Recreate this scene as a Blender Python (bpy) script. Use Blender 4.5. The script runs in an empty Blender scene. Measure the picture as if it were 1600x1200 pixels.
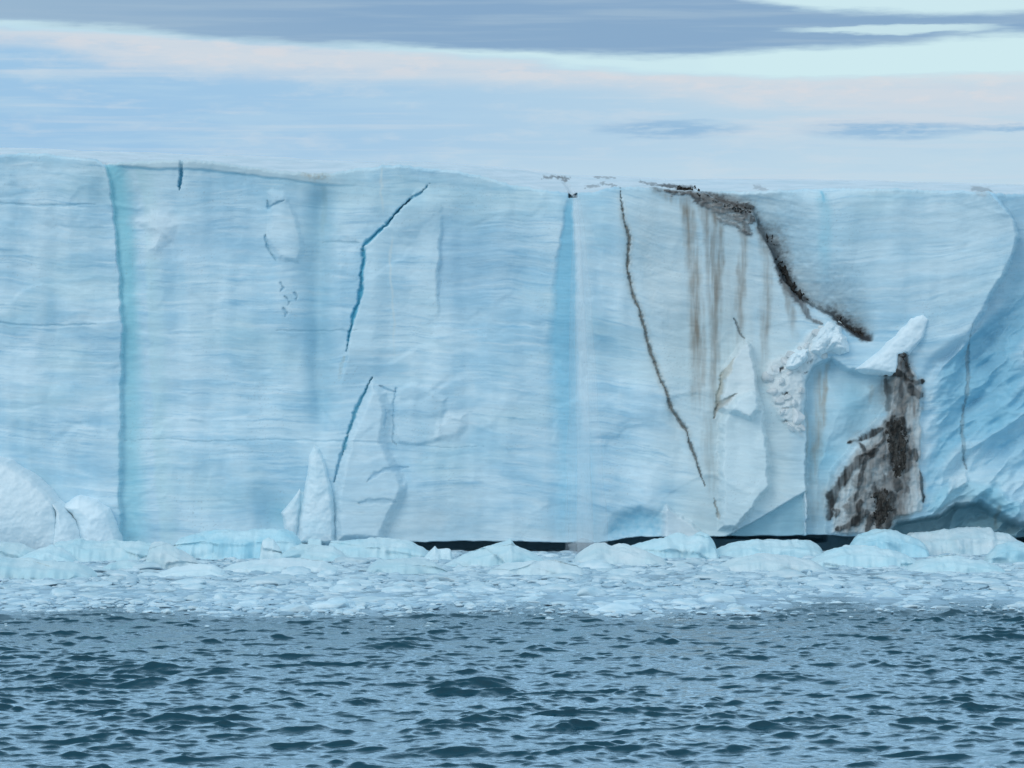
import bpy, math, random
import numpy as np

random.seed(7)
RNG = np.random.default_rng(7)
D0 = 200.0            # distance from the camera to the ice front (m)
PPM = 28.0            # drawing scale used for the layout of the front (units per metre)
CAMH = 9.4            # eye height above the water
FPX = D0 * PPM

scene = bpy.context.scene
COL = scene.collection
def R(a): return math.radians(a)
def wx(u): return (np.asarray(u, float) - 800.0) / PPM
def wz(v): return CAMH + (600.0 - np.asarray(v, float)) / PPM
def lin(r, g, b):
    f = lambda c: c / 12.92 if c <= 0.04045 else ((c + 0.055) / 1.055) ** 2.4
    return (f(r / 255), f(g / 255), f(b / 255))

# ------------------------------------------------------------------ numpy noise
_T = [np.random.default_rng(100 + i).random((256, 256)) for i in range(8)]
_GX = [np.cos(t * 2 * np.pi) for t in _T]; _GY = [np.sin(t * 2 * np.pi) for t in _T]
def vnoise(x, y, s=0):
    x = np.asarray(x, float); y = np.asarray(y, float)
    if x.shape != y.shape: x, y = np.broadcast_arrays(x, y)
    gx, gy = _GX[s % 8], _GY[s % 8]; o = (s * 37) % 256
    xi = np.floor(x).astype(np.int64); yi = np.floor(y).astype(np.int64)
    dx = x - xi; dy = y - yi
    fx = dx * dx * dx * (dx * (dx * 6 - 15) + 10); fy = dy * dy * dy * (dy * (dy * 6 - 15) + 10)
    x0 = (xi + o) & 255; x1 = (xi + o + 1) & 255; y0 = (yi + o) & 255; y1 = (yi + o + 1) & 255
    a = gx[y0, x0] * dx + gy[y0, x0] * dy; b = gx[y0, x1] * (dx - 1) + gy[y0, x1] * dy
    c = gx[y1, x0] * dx + gy[y1, x0] * (dy - 1); d = gx[y1, x1] * (dx - 1) + gy[y1, x1] * (dy - 1)
    return 0.5 + 0.85 * ((a + (b - a) * fx) * (1 - fy) + (c + (d - c) * fx) * fy)
def fbm(x, y, s=0, o=4, g=0.5):
    r = 0.0; amp = 1.0; tot = 0.0
    for i in range(o):
        r = r + amp * vnoise(x, y, s + i); tot += amp
        x = x * 2.03 + 11.3; y = y * 2.03 + 5.7; amp *= g
    return r / tot
def worley(x, y, s=0):
    t1 = _T[s % 8]; t2 = _T[(s + 3) % 8]
    xi = np.floor(x).astype(np.int64); yi = np.floor(y).astype(np.int64)
    f1 = np.full(x.shape, 9.0); f2 = np.full(x.shape, 9.0); cid = np.zeros(x.shape)
    for dx in (-1, 0, 1):
        for dy in (-1, 0, 1):
            cx = xi + dx; cy = yi + dy
            px = cx + t1[cy & 255, cx & 255]; py = cy + t2[cy & 255, cx & 255]
            d = np.hypot(x - px, y - py)
            m = d < f1
            f2 = np.where(m, f1, np.minimum(f2, d))
            cid = np.where(m, t1[(cx * 7) & 255, (cy * 13) & 255], cid)
            f1 = np.where(m, d, f1)
    return f1, f2, cid
def ss(a, b, x):
    t = np.clip((x - a) / (b - a + 1e-12), 0, 1)
    return t * t * (3 - 2 * t)
def mixc(c, col, a):
    return c + (np.asarray(col) - c) * np.asarray(a)[..., None]

# ------------------------------------------------------------------ mesh helpers
def link(name, mesh, mat=None, parent=None):
    o = bpy.data.objects.new(name, mesh); COL.objects.link(o)
    if mat is not None: mesh.materials.append(mat)
    if parent is not None: o.parent = parent
    return o
def tag(o, label=None, cat=None, group=None, kind=None):
    if label: o['label'] = label
    if cat: o['category'] = cat
    if group: o['group'] = group
    if kind: o['kind'] = kind
    return o
def empty(name, loc):
    o = bpy.data.objects.new(name, None); COL.objects.link(o); o.location = loc
    o.empty_display_size = 0.5
    return o
def raw_mesh(name, co, faces, col=None, smooth=True, attr='Col'):
    """co (n,3); faces (m,k) int array"""
    me = bpy.data.meshes.new(name)
    co = np.ascontiguousarray(co, dtype=np.float32); faces = np.ascontiguousarray(faces, dtype=np.int32)
    n = len(co); m, k = faces.shape
    me.vertices.add(n); me.vertices.foreach_set('co', co.ravel())
    me.loops.add(m * k); me.loops.foreach_set('vertex_index', faces.ravel())
    me.polygons.add(m); me.polygons.foreach_set('loop_start', np.arange(0, m * k, k, dtype=np.int32))
    if smooth: me.polygons.foreach_set('use_smooth', np.ones(m, dtype=bool))
    if col is not None:
        a = me.color_attributes.new(attr, 'FLOAT_COLOR', 'POINT')
        c4 = np.ones((n, 4), dtype=np.float32); c4[:, :3] = np.clip(col, 0, 1)
        a.data.foreach_set('color', c4.ravel())
    me.update(calc_edges=True); me.validate()
    return me
def grid_faces(nr, nc, flip=False):
    i = np.arange(nr - 1)[:, None] * nc + np.arange(nc - 1)[None, :]
    f = np.stack([i, i + 1, i + nc + 1, i + nc], -1).reshape(-1, 4)
    return f[:, ::-1] if flip else f

# ------------------------------------------------------------------ materials
def newmat(name):
    m = bpy.data.materials.new(name); m.use_nodes = True
    nt = m.node_tree; nt.nodes.clear()
    out = nt.nodes.new('ShaderNodeOutputMaterial')
    b = nt.nodes.new('ShaderNodeBsdfPrincipled')
    nt.links.new(b.outputs[0], out.inputs[0])
    return m, nt, b
def nd(nt, t, **kw):
    n = nt.nodes.new(t)
    for k, v in kw.items():
        if k in n.bl_rna.properties: setattr(n, k, v)
        else: n.inputs[k].default_value = v
    return n
def coords(nt, scale=(1, 1, 1), kind='Object'):
    tc = nd(nt, 'ShaderNodeTexCoord'); mp = nd(nt, 'ShaderNodeMapping')
    mp.inputs['Scale'].default_value = scale
    nt.links.new(tc.outputs[kind], mp.inputs['Vector'])
    return mp.outputs[0]
def mulcol(nt, col, fac_socket, lo, hi):
    mr = nd(nt, 'ShaderNodeMapRange'); mr.inputs['From Min'].default_value = 0.25; mr.inputs['From Max'].default_value = 0.75
    mr.inputs['To Min'].default_value = lo; mr.inputs['To Max'].default_value = hi
    nt.links.new(fac_socket, mr.inputs['Value'])
    v = nd(nt, 'ShaderNodeVectorMath', operation='SCALE')
    nt.links.new(col, v.inputs[0]); nt.links.new(mr.outputs[0], v.inputs['Scale'])
    return v.outputs[0]

def mat_ice_front():
    m, nt, b = newmat('glacier_ice')
    a = nd(nt, 'ShaderNodeAttribute', attribute_name='Col')
    wn = nd(nt, 'ShaderNodeTexNoise', Scale=0.5, Detail=3.0)
    nt.links.new(coords(nt, (1, 1, 1.5)), wn.inputs['Vector'])
    def streaks(scale, amt, det):
        sc = nd(nt, 'ShaderNodeVectorMath', operation='SCALE'); sc.inputs['Scale'].default_value = amt
        nt.links.new(wn.outputs['Color'], sc.inputs[0])
        ad = nd(nt, 'ShaderNodeVectorMath', operation='ADD')
        nt.links.new(coords(nt, scale), ad.inputs[0]); nt.links.new(sc.outputs[0], ad.inputs[1])
        n = nd(nt, 'ShaderNodeTexNoise', Scale=1.0, Detail=det, Roughness=0.6)
        nt.links.new(ad.outputs[0], n.inputs['Vector']); return n.outputs[0]
    c = mulcol(nt, a.outputs['Color'], streaks((0.35, 1, 3.0), 1.5, 6.0), 0.94, 1.05)
    c = mulcol(nt, c, streaks((1.4, 1, 9.0), 2.5, 4.0), 0.968, 1.022)
    nt.links.new(c, b.inputs['Base Color'])
    b.inputs['Roughness'].default_value = 0.55
    b.inputs['Specular IOR Level'].default_value = 0.25
    n3 = nd(nt, 'ShaderNodeTexNoise', Scale=3.0, Detail=7.0, Roughness=0.62)
    nt.links.new(coords(nt, (0.8, 1, 1.3)), n3.inputs['Vector'])
    bp = nd(nt, 'ShaderNodeBump', Strength=0.12, Distance=0.03)
    nt.links.new(n3.outputs[0], bp.inputs['Height'])
    nt.links.new(bp.outputs[0], b.inputs['Normal'])
    return m
def mat_snow():
    m, nt, b = newmat('firn_snow')
    a = nd(nt, 'ShaderNodeAttribute', attribute_name='Col')
    n1 = nd(nt, 'ShaderNodeTexNoise', Scale=1.0, Detail=6.0, Roughness=0.6)
    nt.links.new(coords(nt, (0.5, 0.15, 1)), n1.inputs['Vector'])
    nt.links.new(mulcol(nt, a.outputs['Color'], n1.outputs[0], 0.94, 1.05), b.inputs['Base Color'])
    b.inputs['Roughness'].default_value = 0.8
    b.inputs['Specular IOR Level'].default_value = 0.1
    return m
def mat_ice(name, c1, c2, scale=(0.8, 0.8, 1.2), rough=0.35, bump=0.35, sss=0.0):
    m, nt, b = newmat(name)
    n1 = nd(nt, 'ShaderNodeTexNoise', Scale=1.0, Detail=5.0, Roughness=0.55)
    nt.links.new(coords(nt, scale), n1.inputs['Vector'])
    rp = nd(nt, 'ShaderNodeValToRGB')
    rp.color_ramp.elements[0].position = 0.36; rp.color_ramp.elements[0].color = (*c1, 1)
    rp.color_ramp.elements[1].position = 0.62; rp.color_ramp.elements[1].color = (*c2, 1)
    nt.links.new(n1.outputs[0], rp.inputs[0])
    oi = nd(nt, 'ShaderNodeObjectInfo')
    mr = nd(nt, 'ShaderNodeMapRange'); mr.inputs['To Min'].default_value = 0.9; mr.inputs['To Max'].default_value = 1.06
    nt.links.new(oi.outputs['Random'], mr.inputs['Value'])
    v = nd(nt, 'ShaderNodeVectorMath', operation='SCALE')
    nt.links.new(rp.outputs[0], v.inputs[0]); nt.links.new(mr.outputs[0], v.inputs['Scale'])
    nt.links.new(v.outputs[0], b.inputs['Base Color'])
    b.inputs['Roughness'].default_value = rough
    b.inputs['Specular IOR Level'].default_value = 0.35
    if sss:
        b.inputs['Subsurface Weight'].default_value = sss
        b.inputs['Subsurface Radius'].default_value = (0.15, 0.4, 0.6)
        b.inputs['Subsurface Scale'].default_value = 0.5
    n3 = nd(nt, 'ShaderNodeTexNoise', Scale=6.0, Detail=6.0, Roughness=0.6)
    nt.links.new(coords(nt), n3.inputs['Vector'])
    bp = nd(nt, 'ShaderNodeBump', Strength=bump, Distance=0.05)
    nt.links.new(n3.outputs[0], bp.inputs['Height']); nt.links.new(bp.outputs[0], b.inputs['Normal'])
    return m
def mat_dirt():
    m, nt, b = newmat('dark_moraine_debris')
    n1 = nd(nt, 'ShaderNodeTexNoise', Scale=1.0, Detail=7.0, Roughness=0.65)
    nt.links.new(coords(nt, (4.5, 4.5, 1.8)), n1.inputs['Vector'])
    rp = nd(nt, 'ShaderNodeValToRGB')
    rp.color_ramp.elements[0].position = 0.40; rp.color_ramp.elements[0].color = (0.027, 0.025, 0.023, 1)
    rp.color_ramp.elements[1].position = 0.70; rp.color_ramp.elements[1].color = (0.10, 0.095, 0.088, 1)
    nt.links.new(n1.outputs[0], rp.inputs[0]); nt.links.new(rp.outputs[0], b.inputs['Base Color'])
    b.inputs['Roughness'].default_value = 0.9; b.inputs['Specular IOR Level'].default_value = 0.1
    return m
def mat_sea():
    m, nt, b = newmat('sea_water')
    at = nd(nt, 'ShaderNodeAttribute', attribute_name='Col')          # red: film of grease ice between the brash
    n0 = nd(nt, 'ShaderNodeTexNoise', Scale=1.0, Detail=5.0, Roughness=0.6)
    nt.links.new(coords(nt, (0.8, 0.35, 1)), n0.inputs['Vector'])
    mr = nd(nt, 'ShaderNodeMapRange'); mr.inputs['From Min'].default_value = 0.22; mr.inputs['From Max'].default_value = 0.55
    nt.links.new(n0.outputs[0], mr.inputs['Value'])
    sp = nd(nt, 'ShaderNodeSeparateColor'); nt.links.new(at.outputs['Color'], sp.inputs[0])
    mu = nd(nt, 'ShaderNodeMath', operation='MULTIPLY'); nt.links.new(mr.outputs[0], mu.inputs[0]); nt.links.new(sp.outputs[0], mu.inputs[1])
    mx = nd(nt, 'ShaderNodeMix', data_type='RGBA'); nt.links.new(mu.outputs[0], mx.inputs['Factor'])
    mx.inputs[6].default_value = (0.003, 0.050, 0.078, 1); mx.inputs[7].default_value = (0.40, 0.55, 0.65, 1)
    nt.links.new(mx.outputs[2], b.inputs['Base Color'])
    r2 = nd(nt, 'ShaderNodeMapRange'); r2.inputs['To Min'].default_value = 0.05; r2.inputs['To Max'].default_value = 0.5
    nt.links.new(mu.outputs[0], r2.inputs['Value']); nt.links.new(r2.outputs[0], b.inputs['Roughness'])
    b.inputs['IOR'].default_value = 1.333
    n1 = nd(nt, 'ShaderNodeTexNoise', Scale=1.0, Detail=6.0, Roughness=0.6)
    nt.links.new(coords(nt, (1.8, 3.2, 1)), n1.inputs['Vector'])
    bp = nd(nt, 'ShaderNodeBump', Strength=0.7, Distance=0.05)
    nt.links.new(n1.outputs[0], bp.inputs['Height'])
    n2 = nd(nt, 'ShaderNodeTexNoise', Scale=1.0, Detail=4.0, Roughness=0.6)
    nt.links.new(coords(nt, (9, 9, 1)), n2.inputs['Vector'])
    b2 = nd(nt, 'ShaderNodeBump', Strength=0.4, Distance=0.004)
    nt.links.new(n2.outputs[0], b2.inputs['Height']); nt.links.new(bp.outputs[0], b2.inputs['Normal'])
    nt.links.new(b2.outputs[0], b.inputs['Normal'])
    return m
def mat_veil(name, dens):
    m, nt, b = newmat(name)
    b.inputs['Base Color'].default_value = (0.80, 0.88, 0.93, 1); b.inputs['Roughness'].default_value = 0.7
    b.inputs['Specular IOR Level'].default_value = 0.1
    n1 = nd(nt, 'ShaderNodeTexNoise', Scale=1.0, Detail=4.0)
    nt.links.new(coords(nt, (6, 6, 0.35)), n1.inputs['Vector'])
    mr = nd(nt, 'ShaderNodeMapRange'); mr.inputs['From Min'].default_value = 0.3; mr.inputs['From Max'].default_value = 0.75
    mr.inputs['To Min'].default_value = dens * 0.3; mr.inputs['To Max'].default_value = dens
    nt.links.new(n1.outputs[0], mr.inputs['Value']); nt.links.new(mr.outputs[0], b.inputs['Alpha'])
    return m

M_FRONT = mat_ice_front(); M_SNOW = mat_snow(); M_DIRT = mat_dirt(); M_SEA = mat_sea()
M_BERG = mat_ice('bluish_growler_ice', (0.52, 0.77, 0.85), (0.67, 0.84, 0.89), (0.35, 0.5, 0.9), 0.4, 0.3)
M_BERGB = mat_ice('turquoise_growler_ice', (0.40, 0.71, 0.83), (0.60, 0.82, 0.89), (0.5, 0.5, 0.4), 0.35, 0.25)
M_BERGW = mat_ice('white_growler_ice', (0.61, 0.80, 0.86), (0.74, 0.86, 0.90), (0.5, 0.7, 1.2), 0.5, 0.45)
M_BRASH = mat_ice('brash_ice_white', (0.52, 0.70, 0.78), (0.70, 0.83, 0.88), (1.3, 1.3, 1.8), 0.45, 0.4)
M_SPIRE = mat_ice('pale_spire_ice', (0.66, 0.83, 0.90), (0.75, 0.87, 0.92), (0.7, 0.7, 1.6), 0.5, 0.25)
M_MOUND = mat_ice('white_mound_ice', (0.72, 0.85, 0.91), (0.80, 0.90, 0.94), (0.5, 0.5, 0.8), 0.55, 0.15)
def mat_slush():
    m, nt, b = newmat('crushed_ice')
    a = nd(nt, 'ShaderNodeAttribute', attribute_name='Col')
    n1 = nd(nt, 'ShaderNodeTexNoise', Scale=4.0, Detail=4.0)
    nt.links.new(coords(nt), n1.inputs['Vector'])
    nt.links.new(mulcol(nt, a.outputs['Color'], n1.outputs[0], 0.9, 1.1), b.inputs['Base Color'])
    b.inputs['Roughness'].default_value = 0.45
    return m
M_SLUSH = mat_slush()
M_RUBBLE = mat_ice('cream_rubble_ice', (0.60, 0.66, 0.68), (0.80, 0.83, 0.84), (1.2, 1.2, 1.6), 0.55, 0.6)

# ------------------------------------------------------------------ the ice front
def pl_dist(U, V, pts, arc=False):
    best = np.full(U.shape, 1e9); ar = np.zeros(U.shape); cum = 0.0
    for (x0, y0), (x1, y1) in zip(pts[:-1], pts[1:]):
        dx, dy = x1 - x0, y1 - y0; L2 = dx * dx + dy * dy + 1e-9
        t = np.clip(((U - x0) * dx + (V - y0) * dy) / L2, 0, 1)
        q = np.hypot(U - x0 - t * dx, V - y0 - t * dy)
        if arc:
            ar = np.where(q < best, cum + t * math.sqrt(L2), ar); cum += math.sqrt(L2)
        best = np.minimum(best, q)
    return (best, ar / cum) if arc else best
def poly_sd(U, V, pts):
    """positive inside"""
    p = pts + [pts[0]]
    d = pl_dist(U, V, p)
    ins = np.zeros(U.shape, bool)
    for (x0, y0), (x1, y1) in zip(p[:-1], p[1:]):
        if y0 == y1: continue
        c = ((y0 > V) != (y1 > V)) & (U < (x1 - x0) * (V - y0) / (y1 - y0) + x0)
        ins ^= c
    return np.where(ins, d, -d)
def ip(x, pts):
    p = np.array(pts, float); return np.interp(x, p[:, 0], p[:, 1])

EDGE = [(-1400, 262), (-300, 244), (0, 240), (60, 239), (110, 246), (150, 248), (163, 256), (180, 255), (200, 252), (283, 248), (340, 252),
        (400, 261), (450, 267), (490, 270), (520, 268), (560, 262), (592, 259), (598, 257), (640, 259), (700, 264), (760, 276), (800, 288), (850, 296),
        (895, 302), (930, 298), (960, 292), (1000, 291), (1030, 292), (1060, 297), (1100, 297), (1150, 297), (1190, 296), (1300, 293), (1400, 294),
        (1530, 299), (1600, 301), (1900, 310), (3000, 330)]
SIL = [(-1400, 236), (0, 232), (100, 234), (200, 242), (400, 246), (600, 255), (800, 264), (900, 276), (1000, 279), (1200, 282), (1400, 285), (1600, 290), (3000, 300)]

def build_front():
    xf = np.arange(-30.6, 30.6, 0.05)
    xo = 30.6 + np.concatenate([np.linspace(0.1, 3, 14), np.linspace(3.5, 60, 80)])
    X1 = np.concatenate([-xo[::-1], xf, xo]); NC = len(X1); NR = 480
    U1 = X1 * PPM + 800
    edge_v = ip(U1, EDGE) + (fbm(U1 / 22, U1 * 0 + 3.3, 3) - 0.5) * 5 + (fbm(U1 / 6, U1 * 0 + 7.4, 5) - 0.5) * 3.5
    zt = wz(edge_v); zb = -0.7
    t = np.linspace(0, 1, NR)[:, None]
    Z = zb + t * (zt - zb)[None, :]
    U = np.broadcast_to(U1, Z.shape).copy(); V = 600 - (Z - CAMH) * PPM
    EV = np.broadcast_to(edge_v, Z.shape)
    # ---- warped layout coordinates so that traced lines get natural wobble
    wu = (fbm(U / 26, V / 26, 1) - 0.5) * 9 + (vnoise(U / 7, V / 7, 2) - 0.5) * 1.3
    wv = (fbm(U / 26, V / 26, 4) - 0.5) * 9 + (vnoise(U / 7, V / 7, 6) - 0.5) * 1.3
    A, B = U + wu, V + wv
    A2 = U + 0.55 * wu + (vnoise(U / 4, V / 4, 3) - 0.5) * 2.2; B2 = V + 0.55 * wv
    dip = ip(U, [(0, 0), (170, 10), (800, 20), (950, 35), (1200, 88), (1300, 98), (1450, 92), (1600, 60)])
    Vb = V - dip + (fbm(U / 160, V / 160, 2) - 0.5) * 22
    b1 = fbm(U / 110 + V * 0.013, Vb / 6.5 + 0.9 * fbm(U / 50, V / 20, 77), 10); b2 = fbm(U / 120 + 0.6 * fbm(U / 60, V / 30, 80), Vb / 17, 20, 5, 0.55); b3 = fbm(U / 130 + 0.5 * fbm(U / 50, V / 30, 91), Vb / 3.4, 30)
    pt = fbm(U / 120, V / 80, 40); st1 = fbm(U / 10 + 0.8 * fbm(U / 60, V / 60, 78), V / 130, 50, 2); st2 = fbm(U / 48 + 0.5 * fbm(U / 120, V / 90, 79), V / 420, 60, 2)
    fine = fbm(U / 14, V / 9, 70)
    right = ss(1180, 1290, U)
    # ---- depth relief (metres towards the viewer)
    d = (st2 - 0.5) * 0.45 + (fbm(U / 260, V / 220, 33, 2) - 0.5) * 1.3 + (b2 - 0.5) * 0.07 + (fine - 0.5) * 0.025
    pw, pw2, pcid = worley(U / 190 + 1.3 * fbm(U / 150, V / 120, 84, 2) + 0.12 * fbm(U / 25, V / 25, 85, 2), V / 150 + 1.3 * fbm(U / 150, V / 120, 87, 2) + 0.12 * fbm(U / 25, V / 25, 88, 2), 5)
    d += (pcid - 0.5) * 0.16 * ss(0.0, 0.22, pw2 - pw)
    gate = 0.25 + 0.75 * ss(0.42, 0.62, fbm(U / 150, V / 35, 89))          # the thin beds show only here and there
    d += (b3 - 0.5) * 0.03 * gate
    # ---- base colour of the ice: bubbly white ice against clearer blue bands
    W = np.array([0.66, 0.825, 0.90]); G = np.array([0.45, 0.675, 0.80]); BL = np.array([0.33, 0.67, 0.76]); GREEN = np.array([0.54, 0.74, 0.76])
    k = np.clip(0.46 + (b2 - 0.5) * 2.1 + (pt - 0.5) * 2.4 + (b1 - 0.5) * 0.5, 0, 1)
    c = W + (G - W) * k[..., None]
    c = mixc(c, (0.74, 0.85, 0.90), ss(0.56, 0.78, st2) * 0.22 * ss(300, 480, V))
    c = mixc(c, (0.77, 0.86, 0.90), ss(0.56, 0.74, st1) * 0.06)
    c = mixc(c, (0.24, 0.50, 0.68), ss(0.60, 0.80, b1) * 0.55 * gate)
    c = mixc(c, (0.30, 0.54, 0.70), ss(0.56, 0.74, b3) * 0.5 * gate)
    c = mixc(c, (0.80, 0.88, 0.92), ss(0.36, 0.22, b1) * 0.35)
    c = mixc(c, GREEN, ss(0.5, 0.75, fbm(U / 200, V / 120, 90)) * 0.25)

    def groove(pts, w, dep, tint=None, ta=0.0, tw=None, vary=True):
        """a crack: narrow, uneven in width and running out at both ends"""
        nonlocal d, c
        q, t = pl_dist(A2, B2, pts, True)
        ww = w * (0.35 + 0.9 * np.clip(2.2 * (fbm(U / 16, V / 16, 15) - 0.28), 0, 1.2)) if vary else w
        ww = ww * np.clip(np.sqrt(np.clip(5 * t, 0, 1) * np.clip(5 * (1 - t), 0, 1)), 0.12, 1)
        d = d - 0.45 * dep * (1 - ss(ww * 0.3, ww, q))
        if tint is not None:
            tw2 = ww * (tw or w) / w
            c = mixc(c, tint, ta * (1 - ss(tw2 * 0.3, tw2 * 1.05, q)))
    def crisp(pts, w, tint, a, rag=1.0, ns=(20, 26)):
        """a smear of dirt with a ragged, streaky edge and a thin grey wash round it"""
        nonlocal c, d
        q, t = pl_dist(U + 0.7 * wu, V + 0.7 * wv, pts, True)
        n = fbm(U / ns[0], V / ns[1], 28, 4, 0.6); n2 = fbm(U / (ns[0] * 0.45), V / (ns[1] * 2.2), 29, 3)
        val = 1 - q / (w * 1.25 * (0.4 + 0.6 * np.sqrt(np.clip(6 * t * (1 - t), 0, 1)))) + (n - 0.5) * 2.0 * rag + (n2 - 0.5) * 0.35
        m = ss(0.10, 0.55, val)
        c = mixc(c, (0.36, 0.37, 0.37), np.clip(0.45 * a * ss(-1.0, 0.5, val), 0, 1))
        c = mixc(c, tint, np.clip(a * m * (0.7 + 0.3 * ss(0.35, 0.6, n2)), 0, 1)); d = d + 0.08 * m * a
    def slab(pts, h, soft, tint=None, ta=0.0, tsoft=6, tilt=(0, 0), c0=None):
        nonlocal d, c
        sd = poly_sd(A, B, pts)
        g = ss(0, soft, sd)
        hh = h
        if c0 is not None: hh = h + ((U - c0[0]) * tilt[0] + (V - c0[1]) * tilt[1]) / PPM
        d = d + hh * g
        if tint is not None: c = mixc(c, tint, ta * ss(-tsoft * 0.3, tsoft, sd))
    def stain(pts, w, tint, a, noise=0.0, ns=(8, 60)):
        nonlocal c
        q, t = pl_dist(A, B, pts, True)
        m = (1 - ss(w * 0.15, w, q)) * ss(-0.02, 0.10, t) * (1 - ss(0.55, 1.0, t))
        if noise: m = m * np.clip(1 - noise + noise * 2.2 * (fbm(U / ns[0], V / ns[1], 25) - 0.25), 0, 1.3)
        c = mixc(c, tint, np.clip(a * m, 0, 1))
    def area(pts, soft, tint, a, noise=0.0, ns=(20, 20)):
        nonlocal c
        sd = poly_sd(A, B, pts); m = ss(-soft, soft, sd)
        if noise: m = m * np.clip(1 - noise + noise * 2.2 * (fbm(U / ns[0], V / ns[1], 35) - 0.25), 0, 1.3)
        c = mixc(c, tint, np.clip(a * m, 0, 1))

    # left block standing forward, blue melt chute beside it
    xl = ip(V, [(230, 160), (255, 164), (300, 173), (400, 184), (520, 192), (560, 190), (850, 186)]) + (fbm(V / 45, V * 0 + 2.3, 9, 2) - 0.5) * 4
    q = A - xl
    d += 0.13 * (1 - ss(-2, 3, q)) * ss(20, 140, U + 80)
    d -= 0.28 * (1 - ss(0, 60, q)) * ss(-1, 2, q)
    wch = ip(V, [(250, 40), (320, 44), (450, 36), (560, 40), (700, 48), (850, 62)])
    c = mixc(c, BL, (ss(-1 - 7 * ss(520, 600, V), 1.5 + 7 * ss(520, 600, V), q) * (1 - ss(wch * 0.35, wch, q))) * ip(V, [(250, .95), (540, .85), (600, 0.7), (850, .6)]))
    c = mixc(c, (0.24, 0.55, 0.68), 0.10 * (1 - ss(0, 6, np.abs(q - 3))) * ss(330, 450, V))
    c = mixc(c, (0.55, 0.76, 0.80), 0.5 * ss(wch, wch + 8, q) * (1 - ss(wch + 12, wch + 40, q)))
    # white scar, darker blue beds right of it
    area([(205, 345), (235, 325), (262, 330), (280, 350), (270, 375), (250, 398), (225, 395), (235, 370)], 12, (0.76, 0.86, 0.91), 0.7)
    slab([(205, 345), (235, 325), (262, 330), (280, 350), (270, 375), (250, 398), (225, 395), (235, 370)], 0.25, 18)
    area([(290, 350), (340, 320), (400, 330), (410, 400), (300, 405), (240, 398)], 22, (0.33, 0.56, 0.72), 0.45, 0.5, (60, 8))
    # faint cast of beds across the left block
    for y0 in (318, 505): groove([(-60, y0 - 4), (10, y0), (60, y0 + 4), (150, y0 + 1)], 3, 0.12, (0.32, 0.57, 0.71), 0.6)
    groove([(190, 688), (260, 686), (330, 690), (420, 687), (560, 690), (640, 695), (700, 700), (760, 697)], 2.6, 0.10, (0.32, 0.56, 0.69), 0.4)
    groove([(430, 516), (480, 517), (560, 516)], 3, 0.1, (0.28, 0.5, 0.62), 0.5)
    groove([(500, 377), (530, 378), (562, 380)], 3, 0.12, (0.28, 0.5, 0.62), 0.5)
    # crevice at the crown
    groove([(284, 238), (282, 268), (279, 298)], 3.6, 0.8, (0.12, 0.45, 0.62), 0.9, 3.6, False)
    # firn band with the blue line beneath it
    fl = ip(U, [(165, 257), (252, 264), (280, 262), (367, 269), (402, 274), (490, 285), (560, 290), (600, 292)]) + (fbm(U / 30, U * 0 + 2.4, 12) - 0.5) * 4
    mfl = ss(160, 172, U) * (1 - ss(470, 596, U))
    c = mixc(c, (0.58, 0.70, 0.74), 0.75 * mfl * (1 - ss(-2, 2, V - fl)))
    c = mixc(c, (0.30, 0.58, 0.72), 0.7 * mfl * (1 - ss(0, 3.0, np.abs(V - fl - 1.5))) * np.clip(1.6 * fbm(U / 60, U * 0 + 2.6, 17), 0, 1))
    d += 0.12 * mfl * (1 - ss(-2, 2, V - fl))
    # slab with hooked outline
    slab([(416, 300), (424, 292), (445, 300), (465, 330), (478, 390), (470, 412), (432, 408), (414, 372), (418, 325)], 0.25, 10, (0.68, 0.81, 0.87), 0.35)
    groove([(412, 365), (420, 390), (431, 407)], 3, 0.3, (0.26, 0.52, 0.66), 0.5)
    groove([(416, 312), (418, 324), (430, 318), (444, 312)], 3, 0.3, (0.25, 0.5, 0.64), 0.5)
    for p in [(450, 462), (441, 440), (463, 455), (447, 480)]:
        groove([(p[0] - 5, p[1]), (p[0] + 1, p[1] + 9), (p[0] - 2, p[1] + 16)], 3, 0.2, (0.24, 0.46, 0.60), 0.6)
    # vertical recess, its soft shade painted into the colour too
    rec = np.exp(-((U - ip(V, [(280, 503), (450, 495), (650, 505)])) / 24) ** 2) * ss(280, 320, V) * (1 - ss(620, 700, V))
    d -= 0.9 * rec; c = mixc(c, (0.33, 0.58, 0.70), 0.55 * rec)
    stain([(470, 262), (490, 275), (525, 272)], 12, (0.40, 0.37, 0.30), 0.6, 0.9, (5, 4))
    stain([(503, 285), (505, 330), (502, 380)], 7, (0.35, 0.52, 0.56), 0.5, 0.5)
    # the long blue crack and the bulging slab right of it
    CR = [(672, 285), (660, 300), (640, 312), (604, 350), (585, 368), (568, 385), (566, 432), (562, 462), (550, 505), (541, 550)]
    qq = ip(V, [(280, 660), (312, 640), (350, 604), (385, 568), (432, 566), (462, 562), (505, 550), (550, 541), (600, 533)])
    d += 0.55 * ss(-1, 5, A - qq) * (1 - ss(10, 110, A - qq)) * ss(290, 330, V) * (1 - ss(540, 610, V))
    c = mixc(c, (0.66, 0.83, 0.90), 0.6 * ss(0, 6, A - qq) * (1 - ss(18, 60, A - qq)) * ss(330, 370, V) * (1 - ss(540, 610, V)))  # lit left edge of the slab, painted paler
    groove(CR[2:], 5.4, 0.6, (0.14, 0.52, 0.68), 0.95, 4.8)
    groove(CR[:4], 2.6, 0.4, (0.14, 0.44, 0.60), 0.75, 2.8)
    
    stain([(537, 556), (532, 575), (530, 600)], 4, (0.42, 0.50, 0.48), 0.6, 0.8, (4, 5))
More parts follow.
